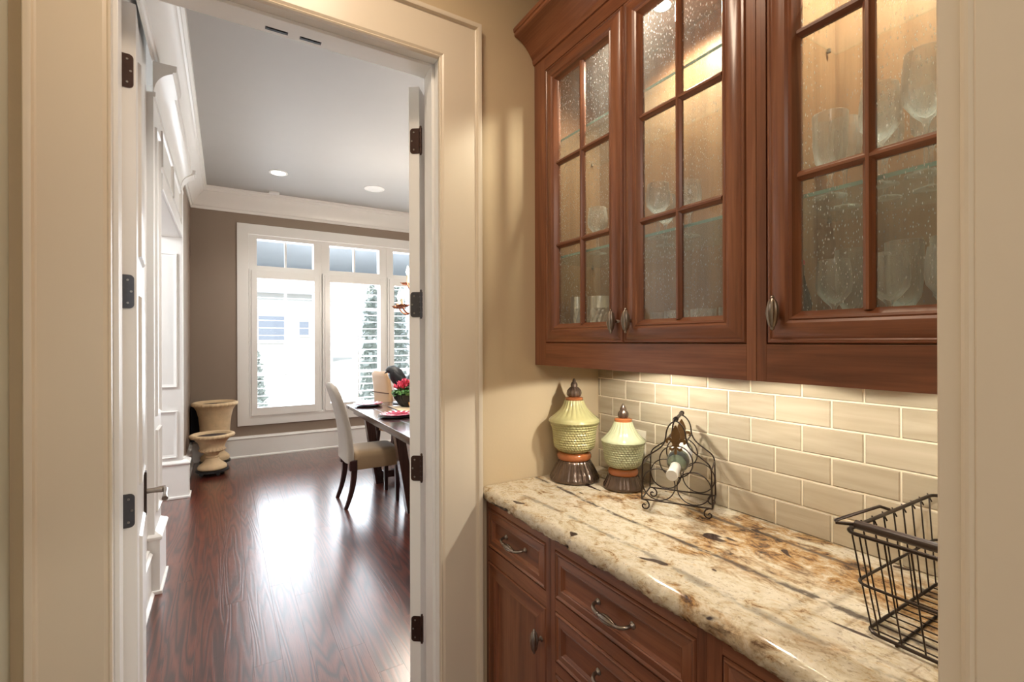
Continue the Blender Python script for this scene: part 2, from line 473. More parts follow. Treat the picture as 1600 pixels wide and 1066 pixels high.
# ------------------------------------------------------------------ doorway casing, jamb, stops
CAS = [(0, 0), (0, .014), (.004, .017), (.008, .014), (.012, .017), (.016, .019), (.142, .019), (.146, .022), (.149, .031), (.156, .034), (.163, .034), (.166, .030), (.166, 0)]
cz = MB().miter([(-.258, 0), (-.258, 2.505), (.671, 2.505), (.671, 0)], CAS, lambda a, b, h: (a, YB-h, b), closed=False)
struct('trim_2', cz, trim_m, 'wide cream doorway casing with raised outer band', 'trim', smooth=25)
jb = MB()
for (x0, x1, z0, z1) in ((OX0-.012, OX0, 0, OZ+.012), (OX1, OX1+.012, 0, OZ+.012), (OX0, OX1, OZ, OZ+.012)): jb.box(x0, x1, YB-.002, YB2+.002, z0, z1)
jb.box(OX0, OX0+.012, 1.69, 1.745, 0, OZ); jb.box(OX1-.012, OX1, 1.69, 1.745, 0, OZ); jb.box(OX0+.012, OX1-.012, 1.69, 1.745, OZ-.012, OZ)
jo = struct('trim_3', jb, white_m, 'white door jamb with a stop strip inside the doorway', 'trim', bevel=.0015)
for x in (.150, .255):
    c = MB(); c.box(x-.034, x+.034, 1.756, 1.778, OZ-.003, OZ+.001)
    o = part('ball_catch', c, bronze_m, jo); part('catch_slot', B(x-.030, x+.030, 1.762, 1.772, OZ-.006, OZ-.002), black_m, o)
CAS2 = [(0, 0), (0, .014), (.01, .019), (.14, .019), (.15, .032), (.166, .032), (.166, 0)]
c2 = MB().miter([(.682, 0), (.682, 2.516), (-.269, 2.516), (-.269, 0)], [(-d, h) for d, h in CAS2], lambda a, b, h: (a, YB2+h, b), closed=False)
struct('trim_4', c2, white_m, 'white doorway casing on the dining room side', 'trim', smooth=25)
# ------------------------------------------------------------------ door leaves
def rounded(w0, w1, z0, z1, r, side):
    """plate outline with two rounded corners on one side (side=+1: at w1)"""
    if side > 0: return [(w0, z0)]+arc(w1-r, z0+r, r, -90, 0, 5)+arc(w1-r, z1-r, r, 0, 90, 5)+[(w0, z1)]
    return [(w1, z1)]+arc(w0+r, z1-r, r, 90, 180, 5)+arc(w0+r, z0+r, r, 180, 270, 5)+[(w1, z0)]


def leaf(name, label, corner, ang, mirror, hz, hmats):
    """local frame: x along the thickness (edge facing camera), y along the width of the leaf"""
    d = thing(name, label, 'door', (corner[0], corner[1], 0), ang, kind='structure')
    T, Wd, H, sg = .043, .462, 2.485, mirror
    zz = [(.26, .86), (1.02, 1.62), (1.74, 2.36)]
    sl = MB(); sl.box(min(0, sg*T), max(0, sg*T), 0, Wd, .012, H)
    part('slab', sl, white_m, d, local=True, bevel=.002)
    for (z0, z1) in zz:
        for h0, s2 in ((0, -sg), (sg*T, sg)):
            pr = [(0, 0), (.006, .008), (.016, .004), (.022, .002), (.05, .009), (.06, .009)]
            m = MB().miter([(.10, z0), (.10, z1), (Wd-.10, z1), (Wd-.10, z0)], [(-a, h) for a, h in pr], lambda a, b, h: (h0+s2*h, a, b))
            m.add([(h0+s2*.009, .16, z0+.06), (h0+s2*.009, Wd-.16, z0+.06), (h0+s2*.009, Wd-.16, z1-.06), (h0+s2*.009, .16, z1-.06)], [(0, 1, 2, 3)])
            part('raised_panel', m, white_m, d, local=True, smooth=30)
    for z, hm in zip(hz, hmats):
        # leaf plate on the hinge edge, knuckle on the dining-side corner (x = 0)
        w0, w1 = (.001, .037) if sg > 0 else (-.037, -.001)
        hp = MB().prism(rounded(w0, w1, z-.05, z+.05, .012, sg), lambda a, b, h: (a, -h, b), 0, .0025)
        hg = part('hinge', hp, hm, d, local=True)
        kn = MB()
        for i in range(5): kn.lathe([(.0062, z-.05+i*.0204), (.0062, z-.0315+i*.0204)], (-sg*.006, -.003, 0), 12)
        kn.lathe([(.004, z-.056), (.0045, z-.052), (.0038, z+.052), (.0048, z+.056), (.002, z+.06)], (-sg*.006, -.003, 0), 10)
        part('knuckle', kn, hm, hg, local=True, smooth=40)
        for (a, b) in ((.022, .034), (.030, .0), (.022, -.034)):
            s_ = MB().lathe([(.0038, 0), (.003, .0014)], (0, 0, 0), 10, axis='y'); s_.v = [(p[0]+sg*a, -.0025-p[1], p[2]+z+b) for p in s_.v]
            part('screw', s_, screw_m, hg, local=True)
    return d


d1 = leaf('door_1', 'left white panelled door leaf standing open with bronze lever', (-.2695, 1.806), math.radians(4.5), 1, [2.279, 1.623, .971, .33], [hinge_m, hingeg_m, hingeg_m, hinge_m])
d2 = leaf('door_2', 'right white door leaf swung wide open showing four hinges', (.664, 1.822), math.radians(-36), -1, [2.268, 1.618, .968, .33], [hinge_m, hingeg_m, hinge_m, hinge_m])


def lever(d, sg, face):
    e = MB().box(min(face, face+sg*.008), max(face, face+sg*.008), .413, .447, .83, .99)
    es = part('escutcheon', e, bronze_m, d, local=True, bevel=.002)
    l = MB(); x = face+sg*.06
    l.lathe([(.010, 0), (.009, .02), (.012, .04), (.012, .05)], (0, 0, 0), 14, axis='x'); l.v = [(face+sg*p[0]*1.3, p[1]+.43, p[2]+.915) for p in l.v]
    l.tube([(x, .43, .915), (x+sg*.006, .41, .917), (x+sg*.006, .38, .914), (x+sg*.004, .35, .911), (x+sg*.004, .325, .912), (x+sg*.004, .315, .908)],
           [.010, .0085, .007, .007, .009, .010], 10)
    part('lever_handle', l, pewter_m, es, local=True, smooth=50)


lever(d1, 1, .043); lever(d1, -1, 0)

# ------------------------------------------------------------------ backsplash tiles
P = .158; RH = .079
part('grout_bed', B(XR-.0062, XR, .2, YB, .912, 1.40), grout_m, backsplash)
cache = {}
def tile(y0, y1, z0, z1):
    g = .0021; k = (round(y1-y0, 4), round(z1-z0, 4))
    if k not in cache:
        w, h = y1-y0-2*g, z1-z0-2*g; e = .0025; m = MB(); a, b = w/2, h/2
        m.add([(0, -a, -b), (0, a, -b), (0, a, b), (0, -a, b), (-.0055, -a, -b), (-.0055, a, -b), (-.0055, a, b), (-.0055, -a, b),
               (-.008, -a+e, -b+e), (-.008, a-e, -b+e), (-.008, a-e, b-e), (-.008, -a+e, b-e)],
              [(0, 4, 5, 1), (1, 5, 6, 2), (2, 6, 7, 3), (3, 7, 4, 0), (4, 8, 9, 5), (5, 9, 10, 6), (6, 10, 11, 7), (7, 11, 8, 4), (8, 11, 10, 9)])
        cache[k] = m.mesh('tile', tile_m)
    o = bpy.data.objects.new('tile', cache[k]); COL.objects.link(o); o.parent = backsplash
    o.location = (XR-.001, (y0+y1)/2, (z0+z1)/2)
for r in range(-1, 6):
    z0 = 1.307+RH*(-r); z1 = z0+RH
    z0c, z1c = max(z0, .913), min(z1, 1.40)
    if z1c-z0c < .006: continue
    off = .523 if r % 2 else .602
    k = -3
    while True:
        y0 = off+k*P; k += 1
        if y0 > YB: break
        a, b = max(y0, .2), min(y0+P, YB)
        if b-a > .008: tile(a, b, z0c, z1c)

def outlet(name, label, y, z):
    o = thing(name, label, 'outlet', (XR-.009, y, z))
    part('cover_plate', MB().prism(rounded(-.036, .036, -.058, .058, .006, 1), lambda a, b, h: (-h, a, b), 0, .006), outlet_m, o, local=True, bevel=.002)
    for zz in (-.02, .02):
        f = part('socket', MB().lathe([(.017, 0), (.016, .002)], (0, 0, 0), 20, axis='x'), outlet_m, o, local=True); f.location = (-.008, 0, zz)
        for yy in (-.006, .006): part('slot', B(-.0006, .0002, yy-.001, yy+.001, -.004, .004), black_m, f, local=True)
outlet('wall_outlet', 'cream wall outlet on the tiles behind the small green jar', 1.392, 1.056)
outlet('wall_outlet', 'cream wall outlet on the tiles behind the wire basket', .405, 1.022)

# ------------------------------------------------------------------ base cabinets
XF = .866
fx = lambda a, b, h: (XF-h, a, b)
def face_rect(y0, y1, z0, z1): return [(y0, z0), (y1, z0), (y1, z1), (y0, z1)]
DRW = [(0, -.016), (0, -.002), (.0025, .002), (.006, .003), (.010, .001), (.012, -.001), (.030, .003), (.033, .004), (.036, .001), (.038, .002), (.043, -.005), (.046, -.0055)]
def panel_front(y0, y1, z0, z1, prof=DRW, fn=fx):
    m = MB().miter(face_rect(y0, y1, z0, z1), prof, fn, mats=[1, 0, 1, 0])
    d, h = prof[-1]; q = [fn(a, b, h) for a, b in face_rect(y0+d, y1-d, z0+d, z1-d)]
    m.add(q, [(0, 1, 2, 3)], 0 if (z1-z0) > (y1-y0) else 1)
    d, h = prof[0]; q = [fn(a, b, h) for a, b in face_rect(y0, y1, z0, z1)]; m.add(q, [(3, 2, 1, 0)], 0)
    return m


def flute(n, amp): return lambda i, a, r, z: 1+amp*math.cos(n*a)


def knob(parent, x, y, z, local=False):
    m = MB()
    L = .040
    prof = [(.001, -L), (.0035, -L+.002), (.0048, -L+.005), (.0042, -L+.007), (.0085, -L+.014), (.0118, -.012), (.0132, 0), (.0118, .012), (.0085, L-.014), (.0036, L-.007), (.0048, L-.005), (.0035, L-.002), (.001, L)]
    m.lathe(prof, (x-.030, y, z), 30, lambda i, a, r, zz: 1+(.09*math.cos(10*a) if 3 < i < 9 else 0))
    k = MB().lathe([(.0115, 0), (.0115, .002), (.008, .0045), (.005, .007), (.0045, .020), (.006, .026)], (0, 0, 0), 18, axis='x'); k.v = [(x-p[0], p[1]+y, p[2]+z) for p in k.v]
    o = part('knob', k, pewter_m, parent, smooth=40)
    m.v += k.v; m.f += [tuple(i+len(m.v)-len(k.v) for i in f) for f in k.f]; m.mi += k.mi
    o.data = m.mesh('knob', pewter_m, 40)
    return o


def pull(parent, x, yc, z, L=.128):
    m = MB(); h = L/2
    pts = [(x-.004, yc-h, z)]+bez((x-.010, yc-h, z), (x-.030, yc-h, z-.002), (x-.032, yc-h+.02, z-.006), (x-.031, yc-.034, z-.008), 8)
    m.tube(pts, .005, 10)
    m.tube([(p[0], 2*yc-p[1], p[2]) for p in pts], .005, 10)
    m.lathe([(.004, -.036), (.0062, -.034), (.0062, -.031), (.0045, -.029), (.0088, -.016), (.0105, 0), (.0088, .016), (.0045, .029), (.0062, .031), (.0062, .034), (.004, .036)],
            (x-.031, yc, z-.008), 30, lambda i, a, r, zz: 1+(.08*math.cos(10*a) if 3 < i < 7 else 0), axis='y')
    for s_ in (-1, 1):
        k = MB().lathe([(.0095, 0), (.0095, .002), (.006, .006), (.004, .01)], (0, 0, 0), 16, axis='x')
        m.add([(x-p[0], p[1]+yc+s_*h, p[2]+z) for p in k.v], k.f)
    return part('bar_pull', m, pewter_m, parent, smooth=40)


def base_unit(label, y0, y1, drawers, doors, stile_l, stile_r):
    """y1 is the end nearer the doorway"""
    t = thing('base_cabinet', label, 'cabinet', (1.15, (y0+y1)/2, 0), group='base cabinets under the granite')
    part('carcass', B(XF+.018, XR-.012, y0+.001, y1-.001, .10, .862), wood_v, t)
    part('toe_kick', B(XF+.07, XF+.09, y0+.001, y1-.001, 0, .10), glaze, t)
    part('stile', B(XF, XF+.018, y1-stile_r, y1, .10, .865), wood_v, t); part('stile', B(XF, XF+.018, y0, y0+stile_l, .10, .865), wood_v, t)
    ya, yb = y0+stile_l, y1-stile_r
    zs = sorted([d for d in drawers+doors], key=lambda q: -q[1])
    tops = [.865]+[q[0] for q in zs]; bots = [q[1] for q in zs]+[.10]
    for a, b in zip(tops, bots): part('rail', B(XF+.0005, XF+.018, ya, yb, b+.0015, a-.0015), wood_h, t)
    part('shadow_gap', B(XF+.0172, XF+.0178, ya, yb, .12, .86), glaze, t)  # dark sheet paints the shade in the gaps around the fronts
    for (z0, z1) in drawers:
        d = part('drawer', panel_front(ya+.002, yb-.002, z0+.002, z1-.002), [wood_v, wood_h], t, smooth=20)
        pull(d, XF+.005, (ya+yb)/2, (z0+z1)/2+.004)
    for (z0, z1) in doors:
        d = part('door', panel_front(ya+.002, yb-.002, z0+.002, z1-.002, [(0, -.016), (0, -.002), (.003, .003), (.007, .003), (.010, 0), (.036, .003), (.046, .003), (.049, .0), (.054, .001), (.060, -.008), (.064, -.009)]), [wood_v, wood_h], t, smooth=20)
        knob(d, XF+.002, ya+.028, z1-.11)
    return t


base_unit('narrow base cabinet with one drawer over a door, nearest the doorway', 1.217, YB-.002, [(.684, .834)], [(.125, .630)], .024, .014)
base_unit('wide base cabinet of stacked drawers in the middle of the run', .655, 1.216, [(.684, .832), (.49, .644), (.308, .454), (.125, .27)], [], .024, .022)
base_unit('base cabinet at the right end below the wire basket', .203, .654, [(.684, .832)], [(.125, .644)], .02, .036)

# ------------------------------------------------------------------ granite worktop with chiselled edge
g = MB(); N = 150; X0 = .842; ZT = .914; TH = .046
prof_n = [0, .15, .35, .55, .75, .9, 1]
rows = []
for i in range(N+1):
    y = .203+(YB-.0045-.203)*i/N; ring = []
    w = .003*math.sin(y*23)+.002*math.sin(y*61+1)
    for q in prof_n:
        jx = R.uniform(-.003, .003) if 0 < q < 1 else R.uniform(-.0012, .0012)
        bulge = .012*(4*q*(1-q))**.5 if 0 < q < 1 else 0
        xx = X0+.012-bulge+jx+w*(.6 if q > .7 else .3)
        zz = ZT-.004-(TH-.004)*q+(R.uniform(-.002, .002) if 0 < q < 1 else (0 if q == 0 else .5*w+R.uniform(-.002, .001)))
        ring.append((xx, y, zz))
    ring = [(XR-.0085, y, ZT), (X0+.03, y, ZT), (X0+.018, y, ZT-.0012)]+ring+[(X0+.05, y, ZT-TH+.002), (XR-.0085, y, ZT-TH+.002)]
    rows.append(ring)
k = len(rows[0])
g.add([p for r_ in rows for p in r_], [(i*k+t, (i+1)*k+t, (i+1)*k+(t+1) % k, i*k+(t+1) % k) for i in range(N) for t in range(k)])
g.add(rows[0], [tuple(range(k))]); g.add(rows[-1], [tuple(reversed(range(k)))])
tag(part('worktop', g, granite_m, smooth=45), 'cream and gold granite worktop with rough chiselled edge on base cabinets', 'worktop')

# ------------------------------------------------------------------ wall cabinets
XU = 1.094; ZB, ZTOP = 1.375, 2.62
ux = lambda a, b, h: (XU-h, a, b)
UD = [(0, -.020), (0, -.003), (.003, .002), (.008, .003), (.011, .0005), (.022, .006), (.034, .009), (.046, .008), (.052, .004), (.055, .006), (.060, .004), (.066, -.006), (.072, -.012), (.072, -.020)]

def glazed_door(parent, y0, y1, z0, z1, zm, knob_y):
    d = part('door', MB().miter(face_rect(y0, y1, z0, z1), UD, ux, mats=[1, 0, 1, 0]).add([], []), [wood_v, wood_h], parent, smooth=22)
    a0, a1, b0, b1 = y0+.072, y1-.072, z0+.072, z1-.072
    mid = (a0+a1)/2
    pr = [(-.011, -.018), (-.011, -.010), (-.006, -.005), (-.003, -.001), (.003, -.001), (.006, -.005), (.011, -.010), (.011, -.018)]
    m = MB().prism(pr, lambda a, b, h: ux(mid+a, h, b), b0-.004, b1+.004)
    part('muntin', m, wood_v, d)
    for z in zm: part('muntin', MB().prism(pr, lambda a, b, h: ux(h, z+a, b-.0006), a0-.004, a1+.004), wood_h, d)
    zs = [b0]+list(zm)+[b1]
    for i in range(3):
        for (p, q) in ((a0, mid), (mid, a1)):
            part('glass_pane', B(XU+.0125, XU+.0155, p-.001, q+.001, zs[i]-.001, zs[i+1]+.001), pane_m, d)
    knob(d, XU+.0, knob_y, 1.535)
    return d


def wall_unit(label, y0, y1, stl, str_, doors, shelves, group):
    t = thing('wall_cabinet', label, 'cabinet', ((XU+XR)/2, (y0+y1)/2, ZB), group=group)
    # sides, back, floor, top of the box; open front
    part('side_panel', B(XU+.018, XR-.002, y1-.018, y1, ZB+.045, ZTOP), wood_in, t)
    part('side_panel', B(XU+.018, XR-.002, y0, y0+.018, ZB+.045, ZTOP), wood_in, t)
    part('back_panel', B(XR-.012, XR-.002, y0+.018, y1-.018, ZB+.045, ZTOP), wood_in, t)
    part('bottom_panel', B(XU+.018, XR-.012, y0+.018, y1-.018, 1.452, 1.470), wood_in, t)
    part('underside', B(XU+.018, XR-.012, y0+.001, y1-.001, 1.408, 1.418), wood_h, t)
    part('top_panel', B(XU+.018, XR-.012, y0+.018, y1-.018, ZTOP-.03, ZTOP-.012), wood_in, t)
    part('stile', B(XU, XU+.019, y1-str_, y1, ZB, ZTOP), wood_v, t, bevel=.0008)
    part('stile', B(XU, XU+.019, y0, y0+stl, ZB, ZTOP), wood_v, t, bevel=.0008)
    ya, yb = y0+stl, y1-str_
    part('bottom_rail', B(XU, XU+.019, ya, yb, ZB, 1.4635), wood_h, t, bevel=.0008)
    part('top_rail', B(XU, XU+.019, ya, yb, 2.549, ZTOP), wood_h, t, bevel=.0008)
    for (a, b, ky) in doors: glazed_door(t, a, b, 1.4655, 2.547, (1.84, 2.16), ky)
    for z in shelves:
        s_ = part('glass_shelf', B(XU+.03, XR-.014, y0+.02, y1-.02, z-.008, z), shelf_m, t)
        part('shelf_edge', B(XU+.0292, XU+.0302, y0+.02, y1-.02, z-.0082, z+.0002), shelfedge_m, s_)
        for yy in (y0+.025, y1-.025):
            for xx in (XU+.07, XR-.06): part('shelf_pin', MB().lathe([(.005, z-.018), (.005, z-.0085)], (xx, yy, 0), 10), pewter_m, s_)
    return t


u1 = wall_unit('double glass door wall cabinet beside the doorway wall', .686, YB-.002, .025, .076, [(1.134, 1.564, 1.159), (.713, 1.131, 1.093)], (1.802, 2.255), 'wall cabinets above the worktop')
u2 = wall_unit('single glass door wall cabinet at the right end', .203, .685, .045, .024, [(.25, .659, .629)], (1.802, 2.255), 'wall cabinets above the worktop')
# crown
cr = [(0, ZTOP-.02), (.006, ZTOP-.018), (.010, ZTOP-.008), (.010, ZTOP)]
cr += bez((.012, ZTOP+.004), (.030, ZTOP+.030), (.048, ZTOP+.060), (.092, ZTOP+.072), 9)
cr += [(.096, ZTOP+.076), (.096, ZTOP+.086), (.100, ZTOP+.088), (.102, ZTOP+.1), (.098, ZTOP+.108), (0, ZTOP+.108)]
cm = MB().prism(cr, lambda a, b, h: (XU-a, h, b), .203, YB-.002)
tag(part('crown_moulding', cm, wood_h, smooth=25), 'dark cherry crown moulding along the top of the wall cabinets', 'moulding')
for (x, y), wh in zip(PUCKS, ('nearest the doorway', 'in the middle of the row', 'at the right end of the row')):
    p = thing('puck_light', 'small round puck light under the wall cabinets, '+wh, 'light', (x, y, 1.404))
    part('housing', MB().lathe([(.036, .004), (.036, 0), (.03, -.0005)], (0, 0, 0), 24), pewter_m, p, local=True)
    part('lens', MB().lathe([(.028, -.0004), (.026, -.0014)], (0, 0, 0), 24), lamp_m, p, local=True)
for y, wh in zip((1.10, .44), ('with two glass doors', 'with one glass door at the right end')):
    p = thing('puck_light', 'lit round puck light inside the wall cabinet '+wh, 'light', (1.24, y, ZTOP-.031))
    part('housing', MB().lathe([(.034, 0), (.034, -.012), (.03, -.013)], (0, 0, 0), 24), pewter_m, p, local=True)
    part('lens', MB().lathe([(.028, -.0128), (.024, -.016)], (0, 0, 0), 24), lamp_m, p, local=True)

# ------------------------------------------------------------------ dining room shell
wn = MB()
for a in ((-.6, OX0-.012, 1.721, YB2, 0, HC), (OX1+.012, 4.2, 1.721, YB2, 0, HC), (OX0-.012, OX1+.012, 1.721, YB2, OZ+.012, HC)): wn.box(*a)
struct('wall_dining_front', wn, dwall_m, 'taupe dining room wall around the doorway', 'wall')
WX0, WX1, WZ0, WZ1 = .235, 3.845, .50, 2.88
wd = MB()
for a in ((-.5, WX0, YD, 7.2, 0, HC), (WX1, 4.2, YD, 7.2, 0, HC), (WX0, WX1, YD, 7.2, 0, WZ0), (WX0, WX1, YD, 7.2, WZ1, HC)): wd.box(*a)
struct('wall_dining_window', wd, dwall_m, 'taupe dining room wall holding the white shuttered windows', 'wall')
struct('wall_dining_right', B(4.2, 4.35, 1.72, 7.2, 0, HC), dwall_m, 'taupe wall on the right side of the dining room', 'wall')
struct('ceiling_2', B(-3.2, 4.35, 1.72, 7.2, HC, HC+.1), dceil_m, 'taupe grey dining room ceiling', 'ceiling')
wl = MB(); wl.box(-.55, -.361, 5.62, YD, 0, HC)
struct('wall_panelled', B(-.6, -.388, YB2, 3.47, 0, HC), white_m, 'white wall beside the left door leaf', 'wall')
struct('wall_dining_left', wl, dwall_m, 'narrow taupe wall strip left of the urns', 'wall')
fo = MB(); fo.box(-3.3, -3.2, 1.72, 7.2, 0, HC); fo.box(-3.2, -.6, 1.65, 1.72, 0, HC); fo.box(-3.2, -.55, 7.0, 7.2, 0, HC)
struct('wall_foyer', fo, white_m, 'pale foyer walls beyond the panelled opening', 'wall')

CRN = [(0, 3.105), (.012, 3.105), (.014, 3.13), (.022, 3.14), (.03, 3.142)]+bez((.034, 3.15), (.05, 3.20), (.10, 3.26), (.135, 3.285), 8)+[(.14, 3.295), (.152, 3.30), (.155, 3.33), (.172, 3.335), (.176, HC), (0, HC)]
def crown(y0, y1, xw): return MB().miter([(xw, y0), (xw, y1)], [(-d, h) for d, h in CRN], lambda a, b, h: (a, b, h), closed=False)
c1 = MB().miter([(-.361, YB2), (-.361, YD), (4.2, YD), (4.2, YB2)], [(-d, h) for d, h in CRN], lambda a, b, h: (a, b, h), closed=False)
struct('trim_5', c1, white_m, 'white crown moulding around the dining room ceiling', 'trim', smooth=30)
BAS = [(0, 0), (.034, 0), (.034, .012), (.020, .024), (.018, .225), (.026, .235), (.026, .243), (.014, .255), (.012, .268), (0, .268)]
def base(path, nm, lab): struct(nm, MB().miter(path, [(-d, h) for d, h in BAS], lambda a, b, h: (a, b, h), closed=False), white_m, lab, 'baseboard', smooth=25)
base([(-.361, 5.64), (-.361, YD), (4.2, YD)], 'baseboard_window', 'tall white baseboard under the dining windows')
base([(-.388, YB2+.035), (-.388, 3.45)], 'baseboard_left', 'white baseboard beside the left door leaf')

# panelled white opening on the left: pilasters, header, cornice
op = thing('trim_6', 'white panelled opening with pilasters and cornice on the left', 'trim', (-.45, 4.5, 0), kind='structure')
def rectmold(fn, a0, a1, b0, b1, w=.022, hh=.012):
    return MB().miter([(a0, b0), (a1, b0), (a1, b1), (a0, b1)], [(0, 0), (.003, hh), (.009, hh), (.013, hh*.5), (w, .001), (w, 0)], fn)
part('pilaster', B(-.62, -.355, 3.47, 3.80, .30, 2.93), white_m, op, bevel=.002)
part('pilaster', B(-.95, -.345, 5.48, 5.62, .28, 2.93), white_m, op, bevel=.002)
for (y0, y1, xf, xb) in ((3.455, 3.815, -.318, -.62), (5.455, 5.64, -.285, -.95)):
    p = MB(); p.box(xb, xf-.012, y0+.012, y1-.012, .02, .315); pl_ = part('plinth', p, white_m, op, bevel=.002)
    part('shoe', B(xb, xf, y0, y1, 0, .022), white_m, pl_, bevel=.004)
    pr = [(0, .315), (.006, .315), (.012, .325), (.012, .335), (.004, .345), (-.008, .352), (-.024, .365), (-.026, .372), (-.06, .372), (-.06, .315)]
    part('plinth_cap', MB().miter([(xb, y1-.012), (xf-.012, y1-.012), (xf-.012, y0+.012), (xb, y0+.012)], [(d, h) for d, h in pr], lambda a, b, h: (a, b, h), closed=False), white_m, pl_, smooth=30)
fxl = lambda a, b, h: (-.355+h, a, b)
for (z0, z1) in ((.46, .95), (1.03, 2.75)): part('panel_moulding', rectmold(fxl, 3.53, 3.74, z0, z1), white_m, op, smooth=30)
fyl = lambda a, b, h: (a, 5.48-h, b)
for (z0, z1) in ((.385, .825), (1.045, 2.30)): part('panel_moulding', rectmold(fyl, -.80, -.385, z0, z1, .03, .014), white_m, op, smooth=30)
part('header', B(-.62, -.358, 3.80, 5.48, 2.455, 3.105), white_m, op)
part('header_casing', B(-.357, -.340, 3.80, 5.48, 2.453, 2.56), white_m, op, bevel=.004)
for (y0, y1) in ((3.88, 4.60), (4.68, 5.40)): part('panel_moulding', rectmold(lambda a, b, h: (-.358+h, a, b), y0, y1, 2.62, 2.86), white_m, op, smooth=30)
COR = [(0, 2.90), (.012, 2.90), (.014, 2.925), (.004, 2.93)]+bez((.006, 2.94), (.012, 3.0), (.05, 3.04), (.095, 3.055), 8)+[(.098, 3.065), (.112, 3.068), (.116, 3.105), (0, 3.105)]
for (y0, y1, k) in ((3.46, 3.81, 1.), (3.81, 5.47, .82), (5.47, 5.63, 1.05)):
    part('cornice', MB().prism([(d*k, h) for d, h in COR], lambda a, b, h: (-.357+a, h, b), y0, y1), white_m, op, smooth=30)

# ------------------------------------------------------------------ windows
GX = [(.356, 1.04), (1.245, 1.935), (2.14, 2.83), (3.035, 3.725)]
struct('trim_7', MB().miter([(.262, .53), (.262, 2.85), (3.818, 2.85), (3.818, .53)], [(0, .0), (.0, .018), (.004, .022), (.120, .024), (.13, .022), (.13, 0)], lambda a, b, h: (a, YD-h, b)), white_m, 'wide white casing framing the row of dining windows', 'trim', smooth=25)
ORD = ['leftmost', 'second', 'third', 'fourth']
for k, (g0, g1) in enumerate(GX):
    x0 = .262 if k == 0 else (GX[k-1][1]+g0)/2
    x1 = 3.818 if k == 3 else (g1+GX[k+1][0])/2
    w = thing('window_%d' % (k+1), ORD[k]+' white window with a two light transom', 'window', ((g0+g1)/2, 7.05, .53), kind='structure')
    f = MB(); ya, yb = 7.0, 7.12
    f.box(x0, g0, ya, yb, .53, 2.85); f.box(g1, x1, ya, yb, .53, 2.85)
    f.box(g0, g1, ya, yb, .53, .61); f.box(g0, g1, ya, yb, 2.30, 2.455); f.box(g0, g1, ya, yb, 2.80, 2.85)
    part('frame', f, white_m, w, bevel=.002)
    mid = (g0+g1)/2
    zt = (.61, 1.035, 1.48, 1.93, 2.30)
    part('muntin', B(mid-.013, mid+.013, 7.065, 7.10, .61, 2.30), white_m, w)
    for z in zt[1:-1]: part('muntin', B(g0, g1, 7.066, 7.099, z-.013, z+.013), white_m, w)
    part('muntin', B(mid-.012, mid+.012, 7.05, 7.10, 2.455, 2.80), white_m, w)
    for (a, b) in ((g0, mid), (mid, g1)):
        for i in range(4): part('glass_pane', B(a, b, 7.081, 7.085, zt[i], zt[i+1]), window_m, w)
        part('glass_pane', B(a, b, 7.081, 7.085, 2.455, 2.80), window_m, w)
    if k == 0: pass
    # plantation shutter, hinged in front of the window
    s0, s1 = (g0-.092, g1+.088) if k else (.264, g1+.09)
    sh = thing('plantation_shutter', ORD[k]+' white plantation shutter with open louvers', 'shutter', ((s0+s1)/2, 6.97, .50), group='shutters in the dining windows')
    part('outer_frame', MB().miter([(s0, .498), (s1, .498), (s1, 2.405), (s0, 2.405)], [(0, 0), (0, .026), (.022, .026), (.022, .0)], lambda a, b, h: (a, YD-.002-h, b)), white_m, sh, bevel=.002)
    for (a, b) in ((s0+.024, g0), (g1, s1-.024)): part('stile', B(a, b, 6.955, 6.988, .522, 2.382), white_m, sh, bevel=.002)
    part('rail', B(g0, g1, 6.956, 6.987, .522, .622), white_m, sh); part('rail', B(g0, g1, 6.956, 6.987, 2.288, 2.382), white_m, sh)
    nl = 17; pitch = (2.288-.622)/nl
    tilt = [.03, .10, .10, .10][k]
    lm = MB(); r_ = .040
    pr = [(r_*math.cos(a)*1., .0045*math.sin(a)) for a in [2*PI*i/10 for i in range(10)]]
    ct, st = math.cos(tilt), math.sin(tilt)
    lm.prism([(p*ct-q*st, p*st+q*ct) for p, q in pr], lambda a, b, h: (h, a, b), -(g1-g0)/2+.002, (g1-g0)/2-.002)
    lme = lm.mesh('louver', white_m, 40)
    for i in range(nl):
        o = bpy.data.objects.new('louver', lme); COL.objects.link(o); o.parent = sh
        o.location = Vector((mid, 6.985 if False else 6.972, .622+pitch*(i+.5)))-wpos(sh)
    if k: part('tilt_rod', B(mid+.02, mid+.03, 6.922, 6.932, .68, 2.22), white_m, sh)

